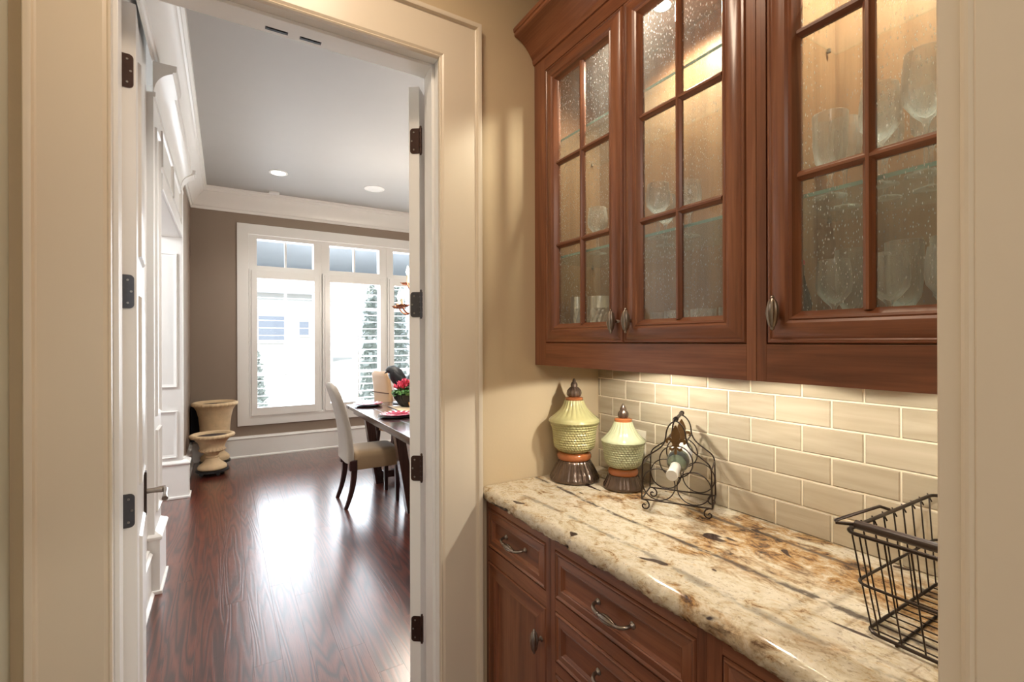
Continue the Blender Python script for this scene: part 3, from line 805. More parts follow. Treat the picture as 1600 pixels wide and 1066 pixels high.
# ------------------------------------------------------------------ outside
lawn_m = plain('pale_drive', lin(206, 204, 196), .9, var=.06, scale=2)
tag(part('ground', B(-60, 60, 7.3, 90, -.6, -.5), lawn_m), 'bright pale ground outside the windows', 'ground', kind='structure')
pc = MB(); pc.box(-3, 8, 7.3, 10.2, 2.86, 2.98); pc.box(-3, 8, 9.9, 10.2, 2.66, 2.9)
struct('ceiling_porch', pc, plain('porch_blue', lin(176, 182, 190), .6), 'pale blue grey porch ceiling above the windows', 'ceiling')
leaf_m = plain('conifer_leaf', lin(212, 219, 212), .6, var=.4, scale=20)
def shrub(label, x, y, r, h, n, cat='shrub', taper=True):
    t = thing('conifer_shrub' if taper else 'leafy_tree', label, cat, (x, y, -.5))
    part('trunk', MB().lathe([(.05, 0), (.03, h*.8)], (0, 0, 0), 8), plain('bark', lin(90, 74, 60), .9), t, local=True)
    m = MB()
    for i in range(n):
        z = h*(R.random()**.8); rr = r*(1-(z/h)**2.2)*(R.uniform(.55, 1.05)) if taper else r*R.uniform(.2, 1)*math.sin(PI*min(1, max(.05, z/h)))
        a = R.uniform(0, 2*PI); c = Vector((rr*math.cos(a), rr*math.sin(a), z+.1)); u = Vector((R.gauss(0, 1), R.gauss(0, 1), R.gauss(0, 1))).normalized()*.075; v = u.orthogonal().normalized()*.05
        m.add([c-u, c+v, c+u, c-v], [(0, 1, 2, 3)])
    o = part('foliage', m, leaf_m, t, local=True); o['kind'] = 'stuff'
shrub('tall narrow conifer outside the second window', 3.15, 10.9, .55, 5.2, 4500)
shrub('slim conifer at the left edge of the leftmost window', .36, 9.6, .30, 2.1, 1200)
shrub('conifer outside the third window', 4.30, 10.4, .5, 4.6, 3200)
hs = thing('house', 'pale house far across the street through the leftmost window', 'house', (0, 52, -.5))
part('wall', B(-8, 9, 49, 57, -.5, 6), plain('pale_siding', lin(214, 212, 208), .8), hs)
part('roof', MB().prism([(48.4, 5.9), (57.6, 5.9), (53, 9.5)], lambda a, b, h: (h, a, b), -8.6, 9.6), plain('grey_shingle', lin(206, 206, 210), .8), hs)
dkg = plain('dark_panes', lin(150, 158, 172), .3)
for (x, z, w, h) in ((2.6, 1.4, 2.2, 2.4), (6.0, 2.0, .8, 1.5), (7.2, 2.0, .8, 1.5), (-2, 2.0, .8, 1.5), (-5, 2, .8, 1.5)):
    f = part('window', B(x-.1, x+w+.1, 48.9, 49, z-.1, z+h+.1), white_m, hs); part('pane', B(x, x+w, 48.86, 48.9, z, z+h), dkg, f)

# ------------------------------------------------------------------ dining ceiling fittings
def can(x, y, lab):
    t = thing('recessed_light', lab, 'ceiling light', (x, y, HC), group='recessed ceiling lights')
    part('trim_ring', MB().lathe([(.098, -.0005), (.096, -.006), (.074, -.008), (.072, -.0005)], (0, 0, 0), 28, cap=False), white_m, t, local=True, smooth=40)
    part('lens', MB().lathe([(.072, -.001), (.07, -.004)], (0, 0, 0), 28), lamp_m, t, local=True)
can(.516, 5.935, 'lit recessed ceiling light in the dining room')
t = thing('ceiling_speaker', 'round white ceiling speaker right of the lit recessed light', 'speaker', (1.589, 5.958, HC))
part('rim', MB().lathe([(.122, 0), (.12, -.006), (.110, -.007), (.108, -.003)], (0, 0, 0), 32, cap=False), white_m, t, local=True, smooth=40)
part('grille', MB().lathe([(.109, -.001), (.108, -.0045), (.05, -.0055), (.004, -.006)], (0, 0, 0), 32), plain('grille_white', lin(232, 232, 230), .7, bump=.3, bscale=300), t, local=True, smooth=40)
t = thing('ceiling_sensor', 'small white box on the crown below the recessed light', 'sensor', (.535, 6.72, HC))
part('case', B(-.06, .06, -.035, .035, -.03, 0), white_m, t, local=True, bevel=.006)

# ------------------------------------------------------------------ urns on rolling caddies
stone_m = plain('aged_stone', lin(214, 188, 150), .8, var=.22, scale=14, bump=.35, bscale=60)
soil_m = plain('dark_soil', lin(60, 44, 36), .95, var=.3, scale=40, bump=.4, bscale=80)
def urn(label, x, y, prof, rim_i, gad_i, k):
    prof = [(r*k, z) for r, z in prof]
    t = thing('garden_urn', label, 'urn', (x, y, .062), group='stone urns in the dining corner')
    n = 96
    def mod(i, a, r, z):
        if i in rim_i: return 1+.03*math.cos(30*a)
        if i in gad_i: return 1+.10*abs(math.cos(11*a))**.7-.04
        return 1
    part('body', MB().lathe(prof, (0, 0, 0), n, mod), stone_m, t, local=True, smooth=60)
    m = max(range(len(prof)), key=lambda i: prof[i][1]); rz = prof[-1]
    part('soil', MB().lathe([(rz[0]-.002, rz[1]+.002), (rz[0]*.5, rz[1]+.012), (.01, rz[1]+.012)], (0, 0, 0), 40), soil_m, t, local=True)
    c = thing('plant_caddy', 'black rolling plant caddy under the '+label.split(' on ')[0], 'plant caddy', (x, y, 0), group='plant caddies under the urns')
    part('tray', MB().lathe([(.148, .036), (.160, .04), (.160, .058), (.153, .061), (.02, .061)], (0, 0, 0), 36), black_m, c, local=True, smooth=40)
    for a in range(4):
        an = a*PI/2+.5; part('caster', MB().lathe([(.019, -.011), (.021, -.008), (.021, .008), (.019, .011)], (.115*math.cos(an), .115*math.sin(an), .0212), 14, axis='y'), black_m, c, local=True, smooth=40)
urn('small stone urn with gadrooned belly on a black caddy', -.125, 6.29, [(.150, 0), (.165, .006), (.168, .025), (.155, .045), (.135, .058), (.10, .08), (.078, .105), (.070, .125), (.082, .132), (.082, .142), (.07, .150), (.074, .165), (.10, .185), (.140, .200), (.150, .215), (.140, .232), (.146, .262), (.165, .300), (.195, .330), (.225, .350), (.248, .356), (.254, .368), (.250, .384), (.232, .392), (.213, .390), (.2, .376), (.19, .36)],
    {20, 21, 22}, {13, 14}, .85)
urn('tall stone urn with plain flared bowl on a black caddy', -.105, 6.735, [(.145, 0), (.168, .006), (.172, .035), (.158, .058), (.135, .075), (.105, .105), (.085, .135), (.08, .16), (.092, .168), (.092, .18), (.082, .19), (.10, .215), (.150, .25), (.168, .275), (.172, .30), (.178, .40), (.192, .52), (.215, .60), (.245, .645), (.262, .655), (.268, .668), (.264, .685), (.248, .694), (.228, .692), (.215, .68), (.205, .66)],
    {19, 20, 21}, {12, 13}, .88)
t = thing('wall_speaker', 'black box on the wall behind the stone urns', 'speaker', (-.28, 6.98, .30))
part('case', B(-.355, -.19, 6.86, YD-.001, .275, .71), black_m, t, bevel=.01)
part('grille', B(-.34, -.205, 6.852, 6.86, .30, .69), plain('black_cloth', lin(20, 20, 24), .9), t)

# ------------------------------------------------------------------ dining table
dkw = wood('dark_walnut', 1, lin(38, 22, 20), lin(66, 38, 34), lin(92, 54, 46), .14, coat=1.)
dkv = wood('dark_walnut_upright', 2, lin(38, 22, 20), lin(66, 38, 34), lin(92, 54, 46), .25, coat=.5)
tb = thing('dining_table', 'long dark walnut trestle dining table in front of the windows', 'table', (1.72, 4.28, 0))
TX0, TX1, TY0, TY1, TZ = 1.17, 2.27, 2.95, 5.58, .76
n = 6; bw = (TX1-TX0)/n
for i in range(n): part('board', B(TX0+i*bw+.0008, TX0+(i+1)*bw-.0008, TY0+.1, TY1-.1, TZ-.035, TZ), dkw, tb, bevel=.0015)
for (a, b) in ((TY0, TY0+.099), (TY1-.099, TY1)): part('breadboard_end', B(TX0-.002, TX1+.002, a, b, TZ-.035, TZ+.0005), wood('dark_walnut_cross', 0, lin(38, 22, 20), lin(66, 38, 34), lin(92, 54, 46), .2, coat=.6) if a == TY0 else bpy.data.materials['dark_walnut_cross'], tb, bevel=.0015)
for (a, b) in ((TX0+.05, TX0+.08), (TX1-.08, TX1-.05)): part('apron', B(a, b, TY0+.12, TY1-.12, TZ-.09, TZ-.036), dkw, tb)
for y in (4.0, 5.0):
    for sg in (-1, 1):
        xa, xb = 1.72+sg*.46, 1.72+sg*.345
        m = MB(); w_ = .042; v = []
        for (xx, z) in ((xb, .0), (xa, TZ-.036)): v += [(xx-w_, y-.04, z), (xx+w_, y-.04, z), (xx+w_, y+.04, z), (xx-w_, y+.04, z)]
        m.add(v, [(0, 3, 2, 1), (4, 5, 6, 7), (0, 1, 5, 4), (1, 2, 6, 5), (2, 3, 7, 6), (3, 0, 4, 7)])
        part('leg', m, dkv, tb, bevel=.003)
    part('foot_beam', B(1.41, 2.03, y-.035, y+.035, .05, .12), bpy.data.materials['dark_walnut_cross'], tb, bevel=.003)
part('stretcher', B(1.68, 1.76, 4.0, 5.0, .12, .17), dkw, tb, bevel=.003)

# ------------------------------------------------------------------ chairs
def fabric(name, c):
    t = NT(name); v = t.coords((1, 1, 1)); a = t.noise(v, 9, 4); b = t.noise(v, 420, 2)
    col = t.mix(a, tuple(x*.88 for x in c), c); t.set(col, .85, **{'Sheen Weight': .25, 'Sheen Roughness': .5}); t.bump(b, .25, .002); return t.m
linen = fabric('beige_linen', lin(158, 148, 136)); tanf = fabric('tan_suede', lin(156, 130, 98)); leather = plain('tan_leather', lin(196, 158, 118), .45, var=.06, bump=.05)
legm = plain('espresso_leg', lin(52, 30, 30), .28, var=.1)

def chair(name, label, x, y, rz, back_m, seat_m, seam):
    """local: front is +x, seat centre at the origin"""
    t = thing(name, label, 'chair', (x, y, 0), rz, group='upholstered dining chairs')
    sm = MB(); hw = .21
    def ringbox(z, gx0, gx1, gy, rad=.03):
        pts = []
        for cx, cy2, a0 in ((gx1-rad, gy-rad, 0), (gx0+rad, gy-rad, 90), (gx0+rad, -gy+rad, 180), (gx1-rad, -gy+rad, 270)):
            pts += [(px, py, z) for px, py in arc(cx, cy2, rad, a0, a0+90, 4)]
        return pts
    rings = [ringbox(.335, -.20, .205, .20, .02), ringbox(.34, -.205, .215, .208), ringbox(.44, -.205, .222, .212), ringbox(.475, -.20, .215, .206, .04), ringbox(.492, -.19, .195, .185, .05), ringbox(.500, -.15, .14, .13, .05)]
    k = len(rings[0]); sm.add([p for r_ in rings for p in r_], [(i*k+q, i*k+(q+1) % k, (i+1)*k+(q+1) % k, (i+1)*k+q) for i in range(len(rings)-1) for q in range(k)]+[tuple(reversed(range(k))), tuple(range((len(rings)-1)*k, len(rings)*k))])
    part('seat', sm, seat_m, t, local=True, smooth=50)
    bm = MB(); rows = []
    NZ = 22
    for i in range(NZ+1):
        u = i/NZ; z = .40+u*.70
        top = max(0, (u-.80)/.20); w = .208*(1-.10*u)*math.sqrt(max(.0, 1-(.35 if seam else .80)*top**(5 if seam else 2.4)))
        if i == NZ: w *= .86
        xo = -.235-(.03*u+.02*u*u if seam else .055*u+.085*u*u)+.02*math.sin(u*PI)
        th = (.038-.008*u)*(1 if i < NZ else .35)
        ring = []
        for q in range(24):
            a = 2*PI*q/24; cs, sn = math.cos(a), math.sin(a)
            e = .35
            ring.append((xo+th*math.copysign(abs(cs)**.6, cs), w*math.copysign(abs(sn)**e, sn), z))
        rows.append(ring)
    k = 24; bm.add([p for r_ in rows for p in r_], [(i*k+q, i*k+(q+1) % k, (i+1)*k+(q+1) % k, (i+1)*k+q) for i in range(NZ) for q in range(k)]+[tuple(reversed(range(k))), tuple(range(NZ*k, NZ*k+k))])
    bo = part('backrest', bm, back_m, t, local=True, smooth=50)
    if seam:
        for o_ in (-.0335, .0335): part('seam', MB().tube([(-.235-.03*.62-.02*.384+.02*.93+o_, yy, .835) for yy in (-.19, -.1, 0, .1, .19)], .007, 6), plain('dark_stitch', lin(96, 64, 44), .8), bo, local=True)
    for sy in (-1, 1):
        rl = MB(); rs = []
        for i in range(9):
            u = i/8; z = .425*(1-u); xx = -.207-.068*u**2.2+.008*math.sin(u*PI); h = .026-.011*u
            rs += [(xx-h, sy*.185-h, z), (xx+h, sy*.185-h, z), (xx+h, sy*.185+h, z), (xx-h, sy*.185+h, z)]
        rl.add(rs, [(i*4+q, i*4+(q+1) % 4, i*4+4+(q+1) % 4, i*4+4+q) for i in range(8) for q in range(4)]+[(0, 1, 2, 3), (35, 34, 33, 32)])
        part('leg', rl, legm, t, local=True)
        part('corner_block', B(-.247, -.19, sy*.187-.03, sy*.187+.028, .335, .42), legm, t, local=True, bevel=.003)
        fl_ = MB(); rs = []
        for i in range(2):
            z = .34*(1-i); h = .021-.006*i; rs += [(.185-h, sy*.18-h, z), (.185+h, sy*.18-h, z), (.185+h, sy*.18+h, z), (.185-h, sy*.18+h, z)]
        fl_.add(rs, [(0, 3, 2, 1), (4, 5, 6, 7), (0, 1, 5, 4), (1, 2, 6, 5), (2, 3, 7, 6), (3, 0, 4, 7)])
        part('leg', fl_, legm, t, local=True)
    return t
chair('dining_chair', 'beige upholstered dining chair with tan seat at the table side', 1.18, 4.54, 0, linen, tanf, False)
chair('dining_chair', 'tan leather dining chair at the far end of the table by the window', 1.925, 6.03, math.radians(15), leather, leather, True)

# ------------------------------------------------------------------ things on the table
crim = plain('crimson_glaze', lin(172, 50, 78), .2, var=.1); blackg = plain('black_glaze', lin(30, 26, 30), .25); whiteg = plain('white_glaze', lin(240, 232, 232), .2)
def setting(x, y, where, r=.178):
    tag(part('charger_plate', MB().lathe([(.10, 0), (r*.75, .003), (r, .012), (r, .016), (r*.72, .008), (.02, .007)], (x, y, TZ+.0006), 48), blackg, smooth=40), 'dark round charger plate '+where, 'plate', 'charger plates')
    t = thing('scalloped_plate', 'red and white scalloped plate on the charger '+where, 'plate', (x, y, TZ+.0135), group='scalloped plates')
    part('rim', MB().lathe([(.09, 0), (.15, .012), (.157, .017), (.15, .019), (.10, .007)], (0, 0, 0), 72, lambda i, a, rr, z: 1+(.035*math.cos(14*a) if 0 < i < 4 else 0), cap=False), crim, t, local=True, smooth=50)
    for i in range(14):
        a = 2*PI*i/14; m = MB()
        m.add([(p*math.cos(a+q), p*math.sin(a+q), zz) for p, q, zz in ((.104, -.07, .0125), (.104, .07, .0125), (.142, .10, .0202), (.142, -.10, .0202))], [(0, 1, 2, 3)])
        part('white_scallop', m, whiteg, t, local=True)
    part('well', MB().lathe([(.092, 0), (.101, .007), (.095, .006), (.02, .0055)], (0, 0, 0), 40), crim, t, local=True, smooth=40)
setting(1.40, 4.47, 'nearest the doorway')
setting(1.36, 5.38, 'at the far end of the table', .15)
rm = plain('beige_linen_runner', lin(206, 182, 146), .9, bump=.2); rb = plain('dark_runner_border', lin(66, 52, 50), .9)
t = thing('table_runner', 'beige table runner with dark border down the table', 'table runner', (1.74, 4.2, TZ))
part('cloth', B(1.53, 1.95, 3.0, 5.17, TZ+.0008, TZ+.003), rm, t)
for (a, b) in ((1.515, 1.53), (1.95, 1.965)): part('border', B(a, b, 3.0, 5.17, TZ+.0008, TZ+.0034), rb, t)
part('fringe', B(1.53, 1.95, 5.17, 5.20, TZ+.0008, TZ+.002), whiteg, t)
# planter of cyclamen
t = thing('planter', 'black ribbed planter bowl of red cyclamen on the dining table', 'planter', (1.76, 5.05, TZ+.004))
part('bowl', MB().lathe([(.115, 0), (.13, .004), (.17, .05), (.205, .10), (.22, .14), (.214, .143), (.19, .12)], (0, 0, 0), 120, lambda i, a, r, z: 1+(.02*math.cos(40*a) if 0 < i < 5 else 0), sy=.55), black_m, t, local=True, smooth=50)
fol = MB()
for i in range(420):
    a = R.uniform(0, 2*PI); q = math.sqrt(R.random()); c = Vector((.235*q*math.cos(a), .14*q*math.sin(a), .145+.055*(1-q)+R.uniform(-.02, .025)))
    u = Vector((R.gauss(0, 1), R.gauss(0, 1), R.gauss(0, .5))).normalized()*.028; v = u.cross(Vector((R.gauss(0, .4), R.gauss(0, .4), 1))).normalized()*.024
    fol.add([c-u, c-u*.2+v, c+u, c-u*.2-v], [(0, 1, 2, 3)])
part('foliage', fol, plain('cyclamen_leaf', lin(92, 138, 76), .5, var=.5, scale=30), t, local=True)['kind'] = 'stuff'
pet = plain('cyclamen_petal', lin(206, 72, 98), .5, var=.12, scale=40)
fm = MB()
for i in range(7):
    a = 2*PI*i/7; u = Vector((math.cos(a), math.sin(a), 0)); w2 = Vector((-math.sin(a), math.cos(a), 0)); b0 = u*.008
    fm.add([b0-w2*.006, b0+w2*.006, b0+u*.03+w2*.016+Vector((0, 0, .03)), b0+u*.036+Vector((0, 0, .055)), b0+u*.03-w2*.016+Vector((0, 0, .03))], [(0, 1, 2, 3, 4)])
fm.tube([(0, 0, .0), (0, 0, -.05)], .002, 5)
fme = fm.mesh('flower', pet)
for (x, y, z) in ((-.13, -.02, .215), (-.10, .03, .235), (-.155, .02, .195), (-.09, -.04, .245), (-.06, 0, .23), (-.12, -.05, .205), (.01, -.02, .24), (.04, .03, .25), (.0, .04, .235), (.06, -.03, .225), (.03, -.05, .24), (.12, 0, .22), (.15, .03, .2)):
    o = bpy.data.objects.new('flower', fme); COL.objects.link(o); o.parent = t; o.location = (x, y, z); o.rotation_euler = (R.uniform(-.4, .4), R.uniform(-.4, .4), R.uniform(0, 6)); o.scale = (1.15, 1.15, 1.1)
tag(part('amber_bowl', MB().lathe([(.035, 0), (.06, .01), (.085, .045), (.09, .075), (.086, .075), (.08, .045), (.03, .012)], (1.715, 4.78, TZ+.0035), 60, lambda i, a, r, z: 1+(.03*math.cos(15*a) if 0 < i < 4 else 0)), plain('amber_glaze', lin(214, 150, 44), .15, var=.15), smooth=40), 'amber ribbed bowl on the runner in front of the planter', 'bowl')
# two black bird figures
def limb(mb, pts): mb.tube([p[:3] for p in pts], [p[3] for p in pts], 14)
birdm = plain('black_bird_paint', lin(34, 36, 38), .45, bump=.2, bscale=80)
def bird(label, x, y, pts, beak, wing):
    t = thing('bird_figurine', label, 'figurine', (x, y, TZ), group='black bird figures')
    m = MB(); limb(m, pts); part('body', m, birdm, t, local=True, smooth=60)
    b = MB(); limb(b, beak); part('beak', b, birdm, t, local=True, smooth=60)
    for s_ in (-1, 1):
        w_ = MB(); limb(w_, [(p[0], p[1]+s_*.052, p[2], p[3]) for p in wing]); part('wing', w_, birdm, t, local=True, smooth=60)
    for s_ in (-1, 1): 
        l = MB(); l.tube([(pts[2][0], s_*.025, pts[2][2]-.03), (pts[2][0]+.01, s_*.025, .012), (pts[2][0]+.05, s_*.025, .006)], .006, 8); part('leg', l, birdm, t, local=True)
    part('base', MB().lathe([(.08, .0005), (.08, .01), (.07, .014)], (pts[2][0]+.01, 0, 0), 24), birdm, t, local=True)
bird('black bird figure hunched with head bent left, behind the planter', 1.655, 5.35, [(.10, 0, .14, .02), (.08, 0, .20, .055), (.045, 0, .28, .082), (.0, 0, .345, .084), (-.045, 0, .385, .064), (-.075, 0, .388, .040), (-.095, 0, .372, .022)], [(-.09, 0, .372, .014), (-.122, 0, .352, .003)], [(-.04, 0, .375, .02), (.02, 0, .30, .05), (.08, 0, .20, .034), (.11, 0, .12, .006)])
bird('black bird figure upright with beak pointing right, behind the planter', 1.90, 5.46, [(-.10, 0, .12, .012), (-.07, 0, .19, .035), (-.02, 0, .26, .055), (.01, 0, .32, .045), (.02, 0, .37, .03), (.03, 0, .405, .032), (.045, 0, .41, .022)], [(.05, 0, .41, .014), (.10, 0, .412, .003)], [(.0, 0, .33, .015), (-.04, 0, .26, .035), (-.08, 0, .17, .025), (-.11, 0, .11, .006)])

# ------------------------------------------------------------------ chandelier
ch = thing('chandelier', 'rust brown iron candle chandelier over the dining table', 'chandelier', (1.80, 4.9, 1.84))
part('stem', MB().lathe([(.012, -.10), (.03, -.08), (.02, -.03), (.035, 0), (.02, .05), (.014, .2), (.03, .3), (.016, .36), (.01, .6), (.006, 1.0), (.006, 1.50)], (0, 0, 0), 16), rust_m, ch, local=True, smooth=40)
part('canopy', MB().lathe([(.008, 1.47), (.05, 1.49), (.07, 1.515), (.07, 1.519)], (0, 0, 0), 24), rust_m, ch, local=True, smooth=40)
def candle(a, rad, z, tall):
    cx, cy2 = rad*math.cos(a), rad*math.sin(a)
    ar = MB(); ar.tube(bez((0.015*math.cos(a), .015*math.sin(a), z+.06), (.4*cx, .4*cy2, z-.10), (.8*cx, .8*cy2, z-.12), (cx, cy2, z), 10), .008, 8)
    ar.lathe([(.006, z-.012), (.03, z-.006), (.052, z+.004), (.056, z+.010), (.03, z+.008)], (cx, cy2, 0), 20, lambda i, q, r, zz: 1+(.12*math.cos(6*q) if 1 < i < 4 else 0))
    for q in range(5):
        an = a+q*1.25; bx, by = cx+.05*math.cos(an), cy2+.05*math.sin(an)
        ar.tube([(cx, cy2, z-.008), (bx, by, z-.002), (bx+.03*math.cos(an), by+.03*math.sin(an), z+.012)], [.009, .013, .002], 6)
    arm = part('arm', ar, rust_m, ch, local=True, smooth=50)
    part('candle', MB().lathe([(.013, z+.008), (.013, z+.008+tall), (.010, z+.012+tall)], (cx, cy2, 0), 14), candle_m, arm, local=True, smooth=40)
    part('bulb', MB().lathe([(.008, z+.012+tall), (.019, z+.035+tall), (.020, z+.05+tall), (.012, z+.08+tall), (.003, z+.112+tall)], (cx, cy2, 0), 14), bulb_m, arm, local=True, smooth=60)
for i in range(6): candle(2*PI*i/6+.35, .25, 0, .06)
for i in range(3): candle(2*PI*i/3+.9, .14, .24, .08)
# ------------------------------------------------------------------ ceramic jars on the worktop
def glazed(name, c, rough=.12, var=.12, scale=30):
    t = NT(name); v = t.coords(); a = t.noise(v, scale, 4)
    t.set(t.mix(a, tuple(x*(1-var) for x in c), tuple(min(1, x*(1+var)) for x in c)), rough, **{'Coat Weight': .4, 'Coat Roughness': .05}); return t.m
cel_a = glazed('olive_celadon_glaze', lin(176, 170, 120)); cel_b = glazed('pale_celadon_glaze', lin(184, 186, 150))
orng = glazed('orange_glaze', lin(168, 98, 56), var=.3)
t_ = NT('bronze_lustre_glaze'); t_.set(t_.mix(t_.noise(t_.coords((1, 1, .3)), 60, 4), lin(74, 60, 52), lin(122, 104, 90)), .14, .6); lus = t_.m


def jar(label, x, y, s, foot, ring, bowl, lid, lring, fin, fin_fl, cel, weave):
    t = thing('lidded_jar', label, 'jar', (x, y, ZT+.0005), group='celadon lidded jars')
    part('foot', MB().lathe(foot, (0, 0, 0), 168, lambda i, a, r, z: 1+(.05*abs(math.cos(11*a))**.6-.03 if i >= 3 else 0)), lus, t, local=True, smooth=55)
    part('ring', MB().lathe(ring, (0, 0, 0), 48, lambda i, a, r, z: 1+.012*math.sin(3*a)), orng, t, local=True, smooth=60)
    zs = [p[1] for p in bowl]; z0, z1 = zs[1], zs[-3]
    fine = []
    for i in range(len(bowl)-1):
        (ra, za), (rb, zb) = bowl[i], bowl[i+1]; n = max(1, int((zb-za)/.0014)) if 1 <= i < len(bowl)-3 else 1
        fine += [(ra+(rb-ra)*q/n, za+(zb-za)*q/n) for q in range(n)]
    fine.append(bowl[-1])
    RW, NC = weave
    def mod(i, a, r, z):
        if not (z0 < z < z1): return 1
        u = (z-z0)/RW; k = int(u); f = u-k
        w = abs(math.sin(PI*f))**.6*abs(math.sin(NC*a+(PI/2 if k % 2 else 0)))**.6
        return 1+.0046*(w-.4)/r
    part('bowl', MB().lathe(fine, (0, 0, 0), 240, mod), cel, t, local=True, smooth=70)
    lo = part('lid', MB().lathe(lid, (0, 0, 0), 168, lambda i, a, r, z: 1+(.075*abs(math.cos(11*a))**.7*min(1, (i-2)/3) if i > 2 else 0)), cel, t, local=True, smooth=60)
    part('collar', MB().lathe(lring, (0, 0, 0), 40), orng, lo, local=True, smooth=60)
    part('finial', MB().lathe(fin, (0, 0, 0), 72, lambda i, a, r, z: 1+(.05*math.cos(fin_fl*a) if i < 5 else 0)), lus, lo, local=True, smooth=60)
jar('large lidded jar of olive green woven glaze with bronze foot, against the back wall', 1.211, 1.535, 1,
    [(.092, 0), (.098, .003), (.100, .010), (.098, .016), (.093, .024), (.086, .038), (.077, .056), (.068, .070), (.062, .083), (.05, .088)],
    [(.056, .080), (.066, .084), (.0695, .093), (.069, .102), (.064, .110), (.055, .113)],
    [(.052, .108), (.058, .116), (.070, .123), (.079, .133), (.0825, .148), (.0842, .178), (.0885, .207), (.0965, .228), (.100, .231), (.103, .234), (.103, .239), (.099, .241)],
    [(.096, .236), (.1015, .240), (.1, .246), (.086, .255), (.071, .265), (.057, .278), (.0465, .292), (.040, .306), (.036, .320)],
    [(.031, .318), (.036, .321), (.036, .329), (.030, .332)],
    [(.019, .331), (.027, .337), (.0295, .347), (.027, .358), (.018, .369), (.0135, .373), (.0145, .380), (.0125, .387), (.009, .391), (.007, .394), (.0068, .399), (.004, .404), (.001, .406)], 12, cel_a, (.0098, 23))
jar('small lidded jar of pale green woven glaze with pointed finial, beside the large jar', 1.298, 1.347, .77,
    [(.070, 0), (.075, .003), (.076, .008), (.074, .014), (.069, .022), (.064, .033), (.060, .043), (.057, .053), (.045, .056)],
    [(.046, .050), (.054, .053), (.0575, .060), (.057, .068), (.053, .076), (.045, .078)],
    [(.042, .074), (.047, .080), (.058, .086), (.066, .096), (.0695, .110), (.072, .130), (.0755, .155), (.078, .168), (.079, .171), (.080, .173), (.080, .177), (.076, .178)],
    [(.076, .174), (.0835, .178), (.082, .184), (.070, .192), (.058, .202), (.048, .214), (.040, .228), (.035, .241), (.032, .252)],
    [(.028, .250), (.0335, .252), (.0335, .261), (.027, .264)],
    [(.013, .263), (.018, .268), (.0195, .276), (.0185, .284), (.014, .291), (.012, .293), (.0125, .299), (.0095, .306), (.006, .313), (.002, .319)], 10, cel_b, (.0086, 20))

# ------------------------------------------------------------------ iron wine rack and bottle
ra = math.atan2(-.845, .535)
rk = rack_root = thing('wine_rack', 'dark iron tabletop wine rack with fleur de lis holding one bottle', 'wine rack', (1.240, 1.050, ZT+.0003), ra)
rk.scale = (.94, .94, .94); half = bez((-.115, 0, .037), (-.1145, 0, .08), (-.113, 0, .12), (-.112, 0, .160), 4)[:-1]+bez((-.112, 0, .160), (-.110, 0, .185), (-.095, 0, .190), (-.075, 0, .205), 6)[:-1]+bez((-.075, 0, .205), (-.05, 0, .222), (-.036, 0, .235), (-.033, 0, .262), 6)[:-1]+bez((-.033, 0, .262), (-.032, 0, .295), (-.018, 0, .314), (0, 0, .319), 7)
foot = [(-.115, .037), (-.104, .036), (-.095, .031), (-.090, .022), (-.0905, .012), (-.097, .0052), (-.106, .0044), (-.1125, .010), (-.1125, .017), (-.107, .0205), (-.102, .017)]
for y in (0, .15):
    m = MB(); w = .0026
    m.tube([(p[0], y, p[2]) for p in half]+[(-p[0], y, p[2]) for p in half[-2::-1]], w, 7)
    m.tube([(-.115, y, .037), (.115, y, .037)], w, 7)
    for sg in (-1, 1): m.tube([(sg*-p[0] if sg > 0 else p[0], y, p[1]) for p in foot], w, 7)
    part('end_frame', m, iron_m, rk, local=True, smooth=60)
    for (cx, cz_) in ((0, .180), (-.0575, .0945), (.0575, .0945)):
        part('bottle_ring', MB().tube([(cx+.0545*math.cos(2*PI*i/36), y+.002, cz_+.0545*math.sin(2*PI*i/36)) for i in range(36)], .0021, 6, closed=True), iron_m, rk, local=True, smooth=60)
    fl_ = MB(); fn = lambda a, b, h: (a, y-.003+h, b)
    ctr = [(0, .306), (.007, .295), (.0135, .280), (.015, .268), (.011, .252), (.005, .238), (.004, .222), (-.004, .222), (-.005, .238), (-.011, .252), (-.015, .268), (-.0135, .280), (-.007, .295)]
    fl_.prism(ctr, fn, -.003, .002)
    side = [(.003, .238), (.008, .252), (.016, .262), (.026, .262), (.033, .254), (.033, .244), (.027, .240), (.024, .246), (.026, .251), (.020, .252), (.014, .246), (.009, .236)]
    fl_.prism(side, fn, -.002, .001); fl_.prism([(-a, b) for a, b in reversed(side)], fn, -.002, .001)
    fl_.prism([(-.012, .232), (.012, .232), (.012, .239), (-.012, .239)], fn, -.004, .002)
    low = [(.003, .232), (.012, .226), (.020, .230), (.022, .222), (.014, .216), (.005, .221)]
    fl_.prism(low, fn, -.002, .001); fl_.prism([(-a, b) for a, b in reversed(low)], fn, -.002, .001)
    fl_.prism([(-.004, .222), (.004, .222), (.005, .208), (0, .204), (-.005, .208)], fn, -.002, .001)
    part('fleur_de_lis', fl_, gold_m, rk, local=True, bevel=.0006)
for (px, pz) in ((-.112, .160), (.112, .160), (-.115, .037), (.115, .037), (-.034, .250), (.034, .250)):
    part('cross_rod', MB().tube([(px, 0, pz), (px, .15, pz)], .0028, 6), iron_m, rk, local=True, smooth=60)
hd = MB(); hd.tube([(-.004, -.030, .319), (-.002, -.012, .3235), (0, .02, .3255), (0, .13, .3255), (0, .165, .326), (0, .176, .322)], [.002, .0055, .006, .006, .005, .003], 8)
for yy in (0, .15):
    for q in range(4): hd.tube([(.0072*math.cos(i*PI/5), yy-.006+q*.0042, .3255+.0072*math.sin(i*PI/5)) for i in range(10)], .0018, 5, closed=True)
part('handle', hd, iron_m, rk, local=True, smooth=60)
